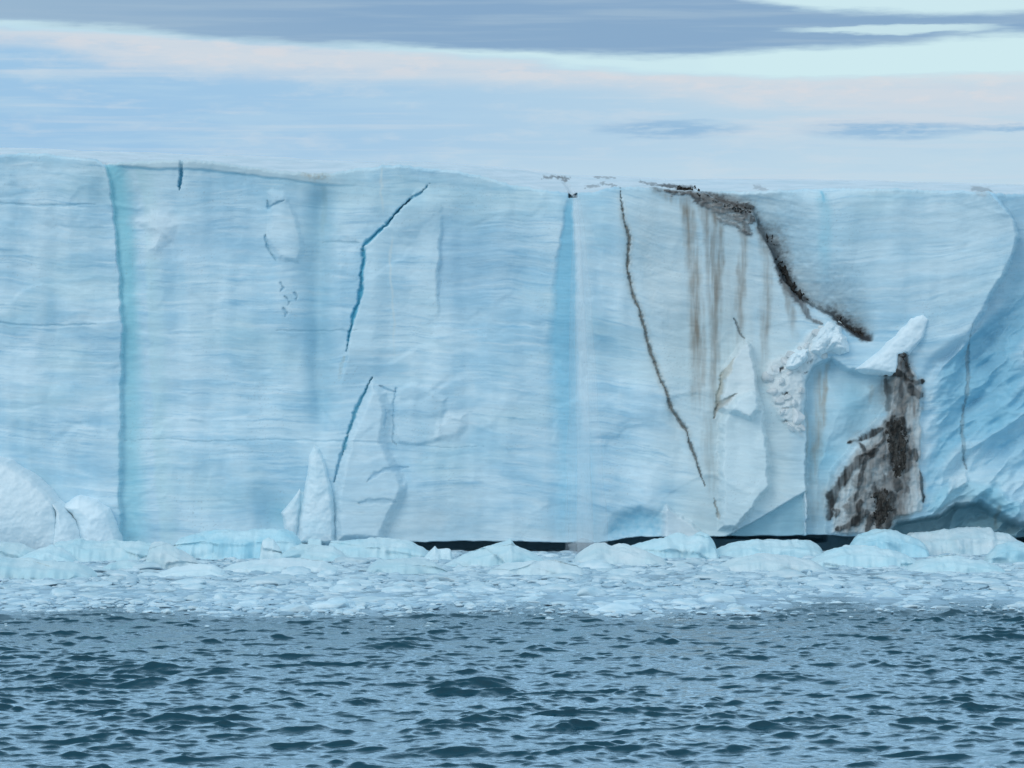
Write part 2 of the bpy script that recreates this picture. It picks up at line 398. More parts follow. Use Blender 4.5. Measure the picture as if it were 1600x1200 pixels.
    # pale rib lines
    for P in ([(597, 258), (596, 300), (600, 345)], [(612, 360), (610, 400), (614, 470), (618, 590)]):
        stain(P, 3.0, (0.74, 0.82, 0.82), 0.6)
    ed = ip(V, [(330, 691), (440, 683), (520, 684)])
    mk = ss(300, 400, V) * (1 - ss(430, 520, V))
    d -= 0.35 * mk * ss(-3, 4, A - ed) * (1 - ss(60, 190, A - ed))
    c = mixc(c, (0.33, 0.56, 0.72), 0.55 * mk * ss(-2, 4, A - ed) * (1 - ss(50, 190, A - ed)) * (0.4 + 1.2 * b1))
    # spire slab in the middle
    SP = [(580, 594), (588, 598), (604, 612), (612, 640), (606, 690), (640, 760), (600, 850), (520, 850), (521, 760), (527, 735), (538, 690), (556, 640)]
    slab(SP, 0.75, 16, (0.66, 0.80, 0.87), 0.45, 8)
    groove([(582, 590), (560, 630), (546, 672), (534, 712)], 4.4, 0.6, (0.20, 0.56, 0.70), 0.85, 4.4)
    groove([(536, 700), (528, 725), (521, 755)], 3.0, 0.4, (0.18, 0.46, 0.62), 0.65, 3.2)
    slab([(617, 612), (622, 604), (640, 597), (652, 596), (700, 620), (690, 690), (650, 700), (622, 696), (613, 680)], 0.16, 9, (0.60, 0.77, 0.85), 0.3)
    groove([(618, 605), (614, 650), (614, 690), (622, 696)], 2.4, 0.2, (0.30, 0.54, 0.68), 0.4)
    groove([(592, 602), (606, 609), (618, 612), (620, 604)], 3, 0.25, (0.26, 0.5, 0.66), 0.5)
    groove([(604, 640), (600, 668)], 3, 0.2, (0.26, 0.5, 0.66), 0.5)
    area([(680, 660), (700, 640), (730, 642), (735, 665), (720, 690), (675, 692)], 14, (0.76, 0.86, 0.90), 0.6)
    slab([(680, 660), (700, 640), (730, 642), (735, 665), (720, 690), (675, 692)], 0.22, 14)
    groove([(640, 730), (615, 732), (590, 740), (575, 752)], 6, 0.2, (0.33, 0.55, 0.70), 0.5)
    groove([(560, 785), (590, 783), (620, 784)], 7, 0.2, (0.33, 0.55, 0.70), 0.5)
    area([(650, 800), (680, 795), (700, 810), (690, 825), (660, 825)], 10, (0.70, 0.80, 0.84), 0.6)
    area([(540, 760), (740, 770), (760, 835), (540, 840)], 30, (0.56, 0.69, 0.74), 0.45, 0.3)
    # darker greenish recess left of the lower spire
    c = mixc(c, (0.28, 0.58, 0.70), 0.6 * np.exp(-((U - 437) / 22) ** 2 - ((V - 806) / 22) ** 2))
    d -= 0.6 * np.exp(-((U - 425) / 30) ** 2 - ((V - 800) / 50) ** 2)
    # melt chute below the waterfall
    lo = ip(V, [(300, 889), (330, 882), (420, 869), (520, 860), (600, 862), (700, 869), (850, 868)]); hi = ip(V, [(300, 893), (400, 899), (560, 903), (640, 905), (700, 925), (850, 945)])
    sf = 3 + 13 * ss(340, 680, V); ch = ss(-sf, sf, A - lo) * (1 - ss(-sf, sf + 3, A - hi)) * ss(296, 330, V)
    d -= 0.15 * ch * ip(V, [(300, .8), (560, 1), (700, .6), (850, .3)])
    c = mixc(c, (0.27, 0.60, 0.77), ch * ip(V, [(300, .9), (600, .8), (700, .55), (850, .45)]))
    c = mixc(c, (0.70, 0.85, 0.91), 0.55 * ss(-2, 4, A - hi) * (1 - ss(14, 34, A - hi)) * ss(300, 330, V) * (1 - ss(560, 680, V)))
    # melt water outlet
    hole = np.maximum(np.abs(U - 895) / 6.5, np.abs(V - 305) / 3.4)
    d -= 1.6 * (1 - ss(0.85, 1.15, hole)); c = mixc(c, (0.05, 0.10, 0.13), 0.9 * (1 - ss(0.9, 1.3, hole)))
    area([(960, 810), (1000, 795), (1030, 805), (1035, 838), (950, 838)], 12, (0.25, 0.58, 0.74), 0.75, 0.5, (8, 8))
    d -= 0.5 * ss(-10, 14, poly_sd(A, B, [(960, 810), (1000, 795), (1030, 805), (1035, 838), (950, 838)]))
    slab([(1035, 800), (1043, 786), (1060, 800), (1090, 822), (1110, 838), (1120, 870), (1035, 870), (1033, 825)], 0.5, 7, (0.72, 0.80, 0.85), 0.6)
    # warm dirty melt tint of the right hand block
    area([(975, 300), (1100, 300), (1190, 350), (1240, 470), (1260, 700), (1250, 780), (1130, 838), (1060, 838), (1040, 640), (985, 450)], 40, (0.68, 0.745, 0.74), 0.62, 0.35, (40, 200))
    area([(1060, 520), (1250, 520), (1255, 770), (1130, 836), (1100, 836)], 40, (0.68, 0.80, 0.82), 0.45, 0.4, (60, 30))
    # dirt filled crack
    DC = [(968, 293), (975, 340), (983, 370), (980, 418), (990, 460), (1004, 500), (1018, 552), (1036, 600), (1051, 640), (1072, 672), (1085, 712), (1101, 760)]
    groove(DC, 4.0, 0.35, (0.10, 0.11, 0.11), 0.85, 3.4)
    stain(DC + [(1115, 790), (1125, 822)], 10, (0.44, 0.42, 0.37), 0.5, 0.7, (6, 9))
    groove([(1115, 776), (1118, 790), (1124, 812)], 3.5, 0.2, (0.30, 0.27, 0.22), 0.7, 4)
    groove([(1147, 497), (1155, 515), (1166, 530)], 3, 0.25, (0.16, 0.20, 0.22), 0.8, 2.6)
    qd = A2 - ip(V, [(b_, a_) for a_, b_ in DC])
    d += 0.32 * ss(-1, 3, qd) * (1 - ss(6, 60, qd)) * ss(293, 330, V) * (1 - ss(700, 770, V))
    # brown melt streaks
    BR = (0.28, 0.25, 0.21)
    for P, w, a in ([[(1062, 300), (1075, 330), (1081, 370), (1085, 440), (1090, 520), (1092, 600), (1090, 680)], 17, 0.9], [[(1088, 300), (1102, 335), (1110, 370), (1114, 430), (1117, 500), (1116, 600), (1112, 720)], 14, 0.85],
                    [[(1105, 318), (1122, 350), (1126, 400), (1122, 460), (1120, 540)], 10, 0.8], [[(1160, 335), (1164, 380), (1158, 450), (1155, 560)], 11, 0.8], [[(1195, 365), (1200, 420), (1196, 520), (1190, 620)], 14, 0.6],
                    [[(1225, 440), (1238, 490), (1245, 540)], 9, 0.5], [[(1090, 520), (1092, 580), (1090, 660)], 18, 0.35], [[(1104, 640), (1108, 720), (1120, 800)], 16, 0.35], [[(1130, 400), (1150, 600), (1140, 760)], 50, 0.16],
                    [[(1020, 295), (1045, 310), (1068, 318)], 10, 0.5]):
        stain(P, w, BR, a, 0.75, (7, 70))
    # thrust line: the left block stands forward of the bed of debris
    TH = [(1030, 288), (1100, 303), (1132, 318), (1176, 330), (1184, 352), (1204, 385), (1212, 405), (1226, 440), (1250, 468), (1300, 492), (1335, 520), (1362, 531)]
    UP = [(1030, 270), (1100, 303), (1132, 318), (1176, 330), (1184, 352), (1204, 385), (1212, 405), (1226, 440), (1250, 468), (1300, 492), (1335, 520), (1362, 531), (1420, 500), (1500, 540), (1700, 540), (1700, 230), (1030, 230)]
    sdu = poly_sd(A, B, UP)
    d -= 1.3 * ss(-2, 3, sdu) * (1 - ss(4, 90, sdu)) * ss(1020, 1110, U) * (1 - ss(1335, 1375, U))
    DKB = (0.040, 0.040, 0.043)
    tw_ = ip(U, [(1030, 4), (1060, 9), (1100, 15), (1180, 14), (1195, 13), (1206, 16), (1215, 26), (1235, 30), (1250, 18), (1280, 10), (1310, 19), (1345, 19), (1362, 9)])
    below = np.clip(sdu / tw_, -3, 3)
    val = 1 - np.where(below > 0, below, -below * 3.0) + (fbm(U / 8, V / 6, 44, 5, 0.6) - 0.5) * 1.3
    rng = ss(1022, 1045, U) * (1 - ss(1358, 1368, U)) * (1 - 0.45 * np.exp(-((U - 1183) / 5.0) ** 2)) * (1 - 0.4 * np.exp(-((U - 1278) / 14.0) ** 2))
    c = mixc(c, (0.16, 0.17, 0.18), np.clip(ss(-0.5, 0.6, val) * rng * 0.75, 0, 1))
    c = mixc(c, DKB, np.clip(ss(0.25, 0.75, val) * rng, 0, 0.97))
    # wisps of dirt around the head of the seam
    for P, w, a in ([[(1000, 287), (1030, 294), (1056, 301)], 3, .5], [[(1040, 296), (1075, 300), (1100, 310), (1130, 322)], 4.5, .95], [[(1052, 290), (1090, 294), (1104, 300)], 3.5, .9], [[(1075, 299), (1100, 320), (1130, 330)], 4, .8], [[(1112, 312), (1145, 320), (1180, 322)], 5, .95],
                    [[(1128, 326), (1155, 330), (1178, 345)], 5, .95], [[(1150, 338), (1165, 352), (1174, 368)], 4, .7], [[(1120, 342), (1145, 350), (1172, 368)], 2.6, .7], [[(1095, 318), (1130, 336), (1160, 345)], 3, .6]):
        crisp(P, w * 1.45, (0.075, 0.068, 0.065), a, 0.9, (12, 5))
    for P, w in ([[(1183, 352), (1200, 372), (1220, 378)], 5], [[(1225, 440), (1250, 470), (1262, 495), (1285, 505)], 4]):
        crisp(P, w, (0.12, 0.12, 0.125), 0.8, 0.9)
    stain([(1100, 318), (1150, 340), (1180, 345)], 22, (0.40, 0.38, 0.36), 0.55, 0.6, (14, 8))
    for P, w in ([[(1225, 440), (1238, 480), (1245, 520)], 9], [[(1185, 352), (1195, 385), (1200, 420)], 10]):
        stain(P, w, (0.30, 0.29, 0.27), 0.5, 0.6, (5, 20))
    # upper right block, blue stripe
    stain([(1282, 296), (1290, 330), (1288, 420), (1292, 460)], 15, (0.30, 0.66, 0.80), 0.7, 0.3)
    stain([(1282, 298), (1290, 320)], 4, (0.18, 0.56, 0.74), 0.8)
    stain([(1520, 298), (1535, 302), (1538, 315)], 9, (0.42, 0.40, 0.40), 0.6, 0.8, (5, 4))
    area([(1190, 300), (1560, 300), (1580, 370), (1530, 470), (1300, 480), (1220, 400)], 40, (0.57, 0.73, 0.80), 0.45, 0.3, (200, 20))
    # big curved corner on the right
    FX = ip(V, [(290, 1538), (320, 1562), (345, 1583), (370, 1589), (410, 1576), (460, 1545), (520, 1513), (560, 1500), (640, 1478), (720, 1455), (850, 1440)])
    qf = A - FX
    m = ss(-4, 12, qf)
    fade = 1 - 0.85 * ss(470, 640, V)
    d += 0.7 * np.exp(-np.clip(-qf, 0, None) / 60) * (1 - m) * fade * ss(-400, -1, qf)
    d -= 0.6 * m * fade * (1 - 0.5 * ss(30, 140, qf))
    c = mixc(c, (0.34, 0.56, 0.69), 0.55 * m * (1 - ss(60, 160, qf)) * fade)
    # oblique facets on the recessed right flank
    r1 = (U - V * 0 + 0.75 * (V - 600)); 
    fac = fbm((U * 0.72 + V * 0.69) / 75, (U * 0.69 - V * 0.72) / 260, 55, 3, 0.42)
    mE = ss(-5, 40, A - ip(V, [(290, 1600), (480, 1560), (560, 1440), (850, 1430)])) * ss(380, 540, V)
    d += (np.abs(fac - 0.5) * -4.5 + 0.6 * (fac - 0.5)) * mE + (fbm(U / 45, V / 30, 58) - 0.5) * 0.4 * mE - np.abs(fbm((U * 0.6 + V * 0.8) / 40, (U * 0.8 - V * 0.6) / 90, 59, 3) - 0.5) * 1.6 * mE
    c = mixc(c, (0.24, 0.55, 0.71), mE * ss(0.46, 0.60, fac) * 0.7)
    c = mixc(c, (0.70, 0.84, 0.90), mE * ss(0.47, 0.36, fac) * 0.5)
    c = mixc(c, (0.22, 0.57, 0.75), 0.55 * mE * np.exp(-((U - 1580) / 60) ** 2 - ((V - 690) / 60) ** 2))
    groove([(1519, 500), (1516, 600), (1508, 660), (1507, 700), (1515, 735)], 4, 0.35, (0.30, 0.42, 0.47), 0.7, 4)
    # recess C (cave under the arch) and the hanging triangle
    C = [(1256, 600), (1270, 570), (1300, 556), (1330, 575), (1372, 580), (1400, 585), (1390, 645), (1345, 690), (1305, 740), (1296, 800), (1300, 850), (1258, 850), (1257, 770)]
    sdc = poly_sd(A, B, C); d -= 1.1 * ss(0, 7, sdc) - 0.6 * ss(10, 60, sdc)
    c = mixc(c, (0.52, 0.72, 0.80), 0.6 * ss(0, 10, sdc))
    c = mixc(c, (0.30, 0.62, 0.76), 0.55 * ss(0, 10, sdc) * np.clip(np.exp(-((U - 1285) / 40) ** 2 - ((V - 715) / 26) ** 2) + np.exp(-((U - 1335) / 25) ** 2 - ((V - 630) / 40) ** 2), 0, 1))
    TRI = [(1118, 846), (1132, 838), (1180, 812), (1258, 766), (1259, 846)]
    sdt = poly_sd(U + wu * 0.3, V + wv * 0.3, TRI); d -= (0.35 + (V - 768) / PPM * 0.28) * ss(0, 4, sdt)
    c = mixc(c, (0.36, 0.61, 0.71), 0.75 * ss(0, 5, sdt))  # shade of the undercut triangle put into its colour
    for P, w, a in ([[(1283, 570), (1285, 640), (1275, 720), (1268, 800)], 13, .55], [[(1298, 560), (1290, 620), (1284, 680)], 6, .6], [[(1262, 640), (1262, 760)], 5, .4], [[(1365, 600), (1362, 640)], 6, .35], [[(1275, 780), (1268, 832)], 14, .3]):
        stain(P, w, (0.38, 0.31, 0.22), a, 0.7, (6, 40))
    # rubble
    RB = [(1188, 585), (1200, 560), (1240, 545), (1262, 515), (1290, 506), (1318, 522), (1312, 552), (1280, 560), (1262, 590), (1256, 640), (1256, 690), (1225, 668), (1200, 630)]
    sdr = poly_sd(A, B, RB); mr = ss(0, 10, sdr)
    f1, f2, cid = worley(A / 17 + 0.8 * fbm(U / 12, V / 12, 3), B / 11 + 0.8 * fbm(U / 12, V / 12, 13), 2)
    d += mr * (0.25 + 0.45 * (fbm(U / 26, V / 22, 18) - 0.5) + 0.12 * (fbm(U / 8, V / 7, 19) - 0.5))
    c = mixc(c, (0.74, 0.79, 0.80), 0.8 * mr)
    pit = ss(0.55, 0.75, cid) * (1 - ss(0.10, 0.26, f1 + 0.5 * (fbm(U / 5, V / 5, 61) - 0.5)))
    c = mixc(c, (0.20, 0.22, 0.23), 0.9 * mr * pit); d -= 0.2 * mr * pit
    # pale spires on the right block
    slab([(1163, 528), (1174, 535), (1184, 570), (1186, 640), (1170, 660), (1120, 640), (1128, 580), (1148, 545)], 0.9, 9, (0.74, 0.82, 0.84), 0.75, 6)
    groove([(1147, 560), (1128, 590), (1118, 640)], 6, 0.3, (0.50, 0.48, 0.40), 0.6, 8)
    slab([(1148, 614), (1172, 606), (1185, 612), (1196, 640), (1207, 760), (1150, 830), (1120, 830), (1120, 660)], 0.9, 10, (0.70, 0.83, 0.87), 0.7, 6)
    groove([(1148, 614), (1130, 628), (1118, 640), (1115, 655)], 5, 0.35, (0.42, 0.42, 0.38), 0.7, 7)
    # dirty buttress
    DB = [(1394, 542), (1412, 540), (1424, 570), (1443, 598), (1442, 690), (1441, 800), (1400, 812), (1385, 836), (1330, 838), (1295, 836), (1299, 775), (1325, 715), (1345, 690), (1384, 650), (1390, 600)]
    sdb = poly_sd(A, B, DB); mb = ss(0, 7, sdb)
    ru = fbm(U / 16, V / 34, 71)
    d += mb * (0.45 + (ru - 0.5) * 0.6 + (fbm(U / 6, V / 10, 75) - 0.5) * 0.12)
    c = mixc(c, (0.58, 0.625, 0.63), 0.8 * mb)
    c = mixc(c, (0.40, 0.39, 0.37), 0.5 * mb * ss(0.5, 0.7, fbm(U / 8, V / 60, 76)))
    DK = (0.026, 0.025, 0.024)
    crisp([(1399, 648), (1402, 690), (1400, 735), (1388, 775), (1374, 822)], 24, (0.06, 0.057, 0.054), 0.92, 0.8)
    crisp([(1404, 560), (1404, 600), (1410, 640)], 15, (0.13, 0.122, 0.112), 0.8, 0.9)
    crisp([(1384, 680), (1362, 715), (1346, 752), (1334, 800), (1322, 824)], 13, (0.11, 0.105, 0.10), 0.75, 1.2)
    area([(1387, 588), (1412, 588), (1441, 600), (1441, 640), (1425, 655), (1400, 645), (1388, 640)], 8, (0.22, 0.21, 0.20), 0.85, 0.8, (5, 40))
    area([(1382, 680), (1420, 690), (1422, 760), (1414, 806), (1375, 826), (1352, 820), (1356, 760)], 12, (0.15, 0.147, 0.145), 1.0, 0.8, (7, 40))
    area([(1366, 705), (1384, 690), (1384, 760), (1350, 800), (1340, 780)], 12, (0.34, 0.335, 0.33), 0.35, 0.8, (7, 40))
    for P, w, a, n in ([[(1398, 542), (1410, 556), (1416, 580), (1424, 592)], 6, 1.0, .5], [[(1385, 585), (1400, 581), (1412, 590), (1420, 600), (1432, 597), (1444, 594)], 4.5, 1.0, .4], [[(1420, 602), (1428, 612), (1441, 620)], 6, .95, .6],
                    [[(1388, 590), (1390, 620), (1388, 642)], 4, .7, .8], [[(1406, 592), (1408, 620)], 4, .6, .8], [[(1396, 654), (1404, 672), (1416, 684)], 11, 1.0, .5], [[(1396, 680), (1402, 705), (1404, 735)], 15, 1.0, .7],
                    [[(1378, 670), (1360, 679), (1344, 687), (1329, 691)], 4.2, 1.0, .5], [[(1344, 690), (1351, 707), (1364, 704), (1372, 692)], 3, .9, .5], [[(1384, 672), (1378, 686), (1366, 700)], 3.5, .9, .6],
                    [[(1370, 703), (1346, 717), (1327, 733), (1311, 756), (1301, 772), (1298, 792), (1294, 812)], 5.5, 1.0, .35], [[(1352, 714), (1344, 740), (1340, 763), (1333, 780)], 3.5, .9, .6], [[(1300, 795), (1309, 798), (1304, 806)], 3, .9, .6],
                    [[(1341, 780), (1341, 803), (1328, 818), (1306, 827)], 5.5, 1.0, .4], [[(1362, 762), (1376, 780), (1380, 800), (1368, 820)], 15, .95, .9], [[(1352, 796), (1358, 815), (1352, 830)], 4, .9, .6], [[(1388, 800), (1384, 826)], 4, .8, .6],
                    [[(1417, 708), (1428, 704), (1431, 720)], 2.8, .95, .4], [[(1437, 735), (1439, 760), (1440, 784)], 2.6, .95, .4], [[(1396, 740), (1400, 765)], 6, .8, .9], [[(1414, 690), (1419, 715), (1413, 740)], 5, .85, .7]):
        crisp(P, w * (1.35 if n < .6 else 1.2), DK, min(a, 0.98) if n < .6 else a * 0.9, 0.45 + 0.6 * n)
    # undercut at the lower right, darker teal ice
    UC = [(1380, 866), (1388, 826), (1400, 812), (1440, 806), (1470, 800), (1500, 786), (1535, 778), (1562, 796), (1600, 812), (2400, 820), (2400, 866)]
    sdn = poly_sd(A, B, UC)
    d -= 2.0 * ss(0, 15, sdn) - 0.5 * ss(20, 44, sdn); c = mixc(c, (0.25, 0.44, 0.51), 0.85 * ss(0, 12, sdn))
    slab([(1440, 800), (1455, 775), (1480, 755), (1510, 745), (1560, 760), (1600, 790), (1600, 812), (1562, 796), (1535, 778), (1500, 786), (1470, 800)], 0.4, 10, (0.36, 0.66, 0.78), 0.6, 10)
    slab([(1478, 775), (1486, 745), (1512, 736), (1520, 750), (1510, 765), (1490, 770)], 0.35, 6, (0.72, 0.83, 0.87), 0.6)
    stain([(1563, 790), (1566, 835)], 5, (0.20, 0.26, 0.26), 0.6)
    # grey melt tint along the foot and the wave cut notch
    c = mixc(c, (0.50, 0.62, 0.67), 0.4 * ss(790, 842, V) * ss(560, 640, U) * (1 - ss(930, 960, U)))
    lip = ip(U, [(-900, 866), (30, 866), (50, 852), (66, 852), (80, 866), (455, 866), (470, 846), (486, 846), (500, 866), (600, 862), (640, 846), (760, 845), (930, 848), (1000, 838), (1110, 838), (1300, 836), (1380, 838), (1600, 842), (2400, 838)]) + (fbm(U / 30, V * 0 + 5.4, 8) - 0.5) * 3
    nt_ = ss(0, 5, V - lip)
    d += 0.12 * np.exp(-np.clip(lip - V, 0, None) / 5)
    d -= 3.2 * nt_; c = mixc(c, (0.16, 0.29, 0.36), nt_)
    # rounding at the crown
    top = np.clip((V - EV) / 6.0, 0, 1)
    d -= 0.30 * (1 - top) ** 2.2
    c = mixc(c, (0.62, 0.70, 0.74), 0.6 * (1 - ss(0, 3, V - EV)))
    # sediment specks
    spk = (fbm(U / 3.2, V / 2.6, 81) > 0.72) & (right < 2)
    c = mixc(c, (0.24, 0.26, 0.27), spk * 0.25 * ss(0.45, 0.7, fbm(U / 90, V / 90, 83)))
    Y = D0 - d
    co = np.stack([np.broadcast_to(X1, Z.shape), Y, Z], -1)
    # ---- snow cap running back from the crown
    NB = 131
    s = np.concatenate([[0], np.geomspace(0.12, 80, 100), np.linspace(95, 900, NB - 101)])
    ye = Y[-1]; ze = Z[-1]
    Xs = np.broadcast_to(X1, (NB, NC)).copy(); 
    Ys = ye[None, :] + s[:, None]
    zc = CAMH + (600 - ip(X1 * FPX / 280 + 800, SIL)) / FPX * 280
    # a smoothed crown height so that small notches do not run on into the plateau
    ker = np.ones(41) / 41; pad = np.pad(ze, 20, mode='edge'); zsm = np.convolve(pad, ker, mode='valid')
    q = np.clip(s[:, None] / 80, 0, 1)
    base = ze[None, :] * np.exp(-s[:, None] / 0.5) + zsm[None, :] * (1 - np.exp(-s[:, None] / 0.5))
    Zs = base + (zc - zsm)[None, :] * (1 - (1 - q) ** 1.12) + 0.012 * np.clip(s[:, None] - 80, 0, None)
    Zs += (fbm(Xs / 3.0, Ys / 4.0, 21) - 0.5) * 0.3 * ss(0.5, 6, s)[:, None] * (1 - ss(40, 80, s))[:, None] + (fbm(Xs / 40, Ys / 60, 22) - 0.5) * 0.4 * ss(100, 300, s)[:, None]
    us = Xs * FPX / Ys + 800; vs = 600 - (Zs - CAMH) * FPX / Ys
    cs = np.zeros((NB, NC, 3)) + np.array([0.67, 0.71, 0.735])
    k = fbm(us / 60, vs / 4, 23); cs = mixc(cs, (0.54, 0.62, 0.66), ss(0.4, 0.7, k) * 0.6)
    cs = mixc(cs, (0.62, 0.66, 0.68), 0.5 * (1 - ss(0, 3, s))[:, None] * np.ones(NC))
    for P, w, a in ([[(848, 278), (868, 276), (890, 279), (884, 283), (876, 279)], 2.4, .7], [[(930, 276), (958, 278)], 1.6, .5], [[(1000, 284), (1030, 289), (1060, 294)], 2.2, .6], [[(1035, 289), (1060, 292), (1084, 293)], 3.0, .85], [[(915, 292), (935, 290)], 1.8, .5], [[(940, 286), (962, 291)], 1.8, .5], [[(1180, 292), (1195, 296)], 4, .35], [[(1520, 294), (1545, 298)], 5, .4]):
        qd = pl_dist(us + (fbm(us / 9, vs / 3, 26) - 0.5) * 16, vs + (fbm(us / 7, vs / 3, 27) - 0.5) * 7, P)
        cs = mixc(cs, (0.10, 0.09, 0.085), a * (1 - ss(w * 0.4, w * 1.2, qd)))
    root = empty('glacier', (0, D0, 0))
    tag(root, 'sheer pale blue glacier front with bedding lines and dark debris rising from the sea', 'glacier')
    def off(a): return a.reshape(-1, 3) - np.array([0, D0, 0])
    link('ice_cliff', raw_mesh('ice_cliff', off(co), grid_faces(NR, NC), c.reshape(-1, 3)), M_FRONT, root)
    link('snow_cap', raw_mesh('snow_cap', off(np.stack([Xs, Ys, Zs], -1)), grid_faces(NB, NC), cs.reshape(-1, 3)), M_SNOW, root)
    return root, X1, Z, Y, TH

glacier, GX, GZ, GY, THRUST = build_front()
def front_y(u, v):
    """depth of the ice front at a layout point"""
    x = float(wx(u)); z = float(wz(v)); j = int(np.argmin(np.abs(GX - x))); i = int(np.argmin(np.abs(GZ[:, j] - z)))
    return float(GY[i, j])

# ------------------------------------------------------------------ lumps (angular or rounded ice and stones)
def ico(sub):
    import bmesh
    bm = bmesh.new(); bmesh.ops.create_icosphere(bm, subdivisions=sub, radius=1.0)
    bm.verts.ensure_lookup_table()
    co = np.array([v.co[:] for v in bm.verts]); f = np.array([[v.index for v in p.verts] for p in bm.faces]); bm.free()
    return co, f
ICO2 = ico(2); ICO3 = ico(3); ICO4 = ico(4)
def n3(p, s):
    return (fbm(p[:, 0] + 0.7 * p[:, 2] + 31, p[:, 1] + 9 + 0.3 * p[:, 2], s, 3) + fbm(p[:, 2] + 3, p[:, 0] - p[:, 1] + 17, s + 3, 3)) - 1.0
def lump(seed, base=ICO3, cuts=9, rough=0.25, flat=1.0):
    """a broken piece of ice: a ball planed by random cuts, then roughened"""
    r = np.random.default_rng(seed); co, f = base; p = co.copy()
    for _ in range(cuts):
        n = r.normal(size=3); n /= np.linalg.norm(n); h = r.uniform(0.45, 0.85)
        e = np.clip(p @ n - h, 0, None); p = p - e[:, None] * n * 0.93
    p = p * (1 + rough * n3(co * 1.7 + seed, seed))[:, None]
    p[:, 2] *= flat
    return p, f

# ---- leaning white slab and spires attached to the front
def prism(pts, y_front, thick, bulge=0.25, seed=1, ridge=0.10, warp=5.0):
    """a block whose face is raised over the given outline; its sides run back into the ice behind"""
    P = [(float(a), float(b)) for a, b in pts]
    us = np.arange(min(p[0] for p in P) - 10, max(p[0] for p in P) + 10, 1.3); vs = np.arange(min(p[1] for p in P) - 10, max(p[1] for p in P) + 10, 1.3)
    Ug, Vg = np.meshgrid(us, vs)
    A = Ug + (fbm(Ug / 16, Vg / 16, seed) - 0.5) * warp; B = Vg + (fbm(Ug / 16, Vg / 16, seed + 3) - 0.5) * warp
    sd = poly_sd(A, B, P)
    big = max(6.0, float(sd.max()))
    up = np.clip(sd / big, 0, 1)
    dep = y_front + 0.35 - bulge * (1 - (1 - up) ** 2.2) - 0.35 * ss(0, 5, sd) + thick * ss(0.5, -6, sd)
    dep = dep - (fbm(Ug / 22, Vg / 16, seed + 5) - 0.5) * ridge * 1.6 * ss(0, 10, sd) - np.abs(fbm(Ug / 34 + 0.4 * Vg / 34, Vg / 40, seed + 6) - 0.5) * ridge * 2.2 * ss(0, 10, sd) - (fbm(Ug / 6, Vg / 5, seed + 7) - 0.5) * ridge * 0.35
    co = np.stack([wx(Ug), dep, wz(Vg)], -1).reshape(-1, 3)
    f = grid_faces(len(vs), len(us), True); keep = (sd > -9).ravel()[f].all(1); f = f[keep]
    idx = np.unique(f); mp = np.full(len(co), -1); mp[idx] = np.arange(len(idx))
    return co[idx] - np.array([0, D0, 0]), mp[f]
def attach(name, pts, fwd, thick, mat, label, seed, bulge=0.25):
    u, v = np.mean([p[0] for p in pts]), np.mean([p[1] for p in pts])
    co, f = prism(pts, front_y(u, v) - fwd, thick, bulge, seed)
    me = raw_mesh(name, co, f); o = link(name, me, mat, glacier)
    o['label'] = label; return o
attach('ice_slab', [(1338, 577), (1374, 550), (1398, 524), (1421, 495), (1440, 489), (1452, 499), (1443, 528), (1420, 553), (1404, 556), (1402, 586), (1372, 584)], 0.5, 2.0, M_MOUND, 'clean white slab leaning across the cliff', 3, 0.15)
attach('ice_spire', [(490, 694), (500, 700), (508, 718), (516, 750), (522, 790), (524, 850), (466, 850), (470, 800), (473, 772), (478, 745), (481, 715)], 0.4, 3.0, M_SPIRE, 'pale spire at the foot of the cliff', 5, 0.28)
attach('ice_spire', [(438, 800), (455, 778), (472, 750), (474, 770), (468, 815), (464, 848), (450, 850), (444, 830)], 0.15, 2.5, M_SPIRE, 'small shoulder beside the pale spire', 8, 0.2)

def dirt(pts, label, seed, fwd=0.12):
    """a crust of dark sediment with a ragged outline, standing a little proud of the ice"""
    P = [(float(a), float(b)) for a, b in pts]
    us = np.arange(min(p[0] for p in P) - 8, max(p[0] for p in P) + 8, 1.0); vs = np.arange(min(p[1] for p in P) - 8, max(p[1] for p in P) + 8, 1.0)
    Ug, Vg = np.meshgrid(us, vs)
    sd = poly_sd(Ug + (fbm(Ug / 12, Vg / 12, seed, 5, 0.65) - 0.5) * 26, Vg + (fbm(Ug / 12, Vg / 12, seed + 3, 5, 0.65) - 0.5) * 26, P) + (fbm(Ug / 4, Vg / 8, seed + 1) - 0.5) * 11 - 1.5
    jj = np.clip(np.searchsorted(GX, wx(Ug)), 0, len(GX) - 1)
    zt, zb = GZ[-1][jj], GZ[0][jj]
    ii = np.clip(((wz(Vg) - zb) / (zt - zb) * (GZ.shape[0] - 1)).round().astype(int), 0, GZ.shape[0] - 1)
    dep = GY[ii, jj] + 0.12 - (0.12 + fwd) * ss(-1.5, 6, sd) + 0.3 * ss(0, -4, sd) - (fbm(Ug / 7, Vg / 10, seed + 5) - 0.5) * 0.25 * ss(0, 5, sd)
    co = np.stack([wx(Ug), dep, wz(Vg)], -1).reshape(-1, 3)
    f = grid_faces(len(vs), len(us), True); f = f[(sd > -5).ravel()[f].all(1)]
    idx = np.unique(f); mp = np.full(len(co), -1); mp[idx] = np.arange(len(idx))
    o = link('debris_band', raw_mesh('debris_band', co[idx] - np.array([0, D0, 0]), mp[f]), M_DIRT, glacier)
    o['label'] = label
dirt([(1060, 296), (1090, 297), (1120, 312), (1160, 320), (1178, 322), (1176, 334), (1150, 330), (1124, 322), (1096, 308)], 'dark debris seam just below the crown', 3)
dirt([(1188, 352), (1200, 362), (1222, 378), (1222, 388), (1206, 376), (1196, 370)], 'short black debris seam above the wedge', 6)
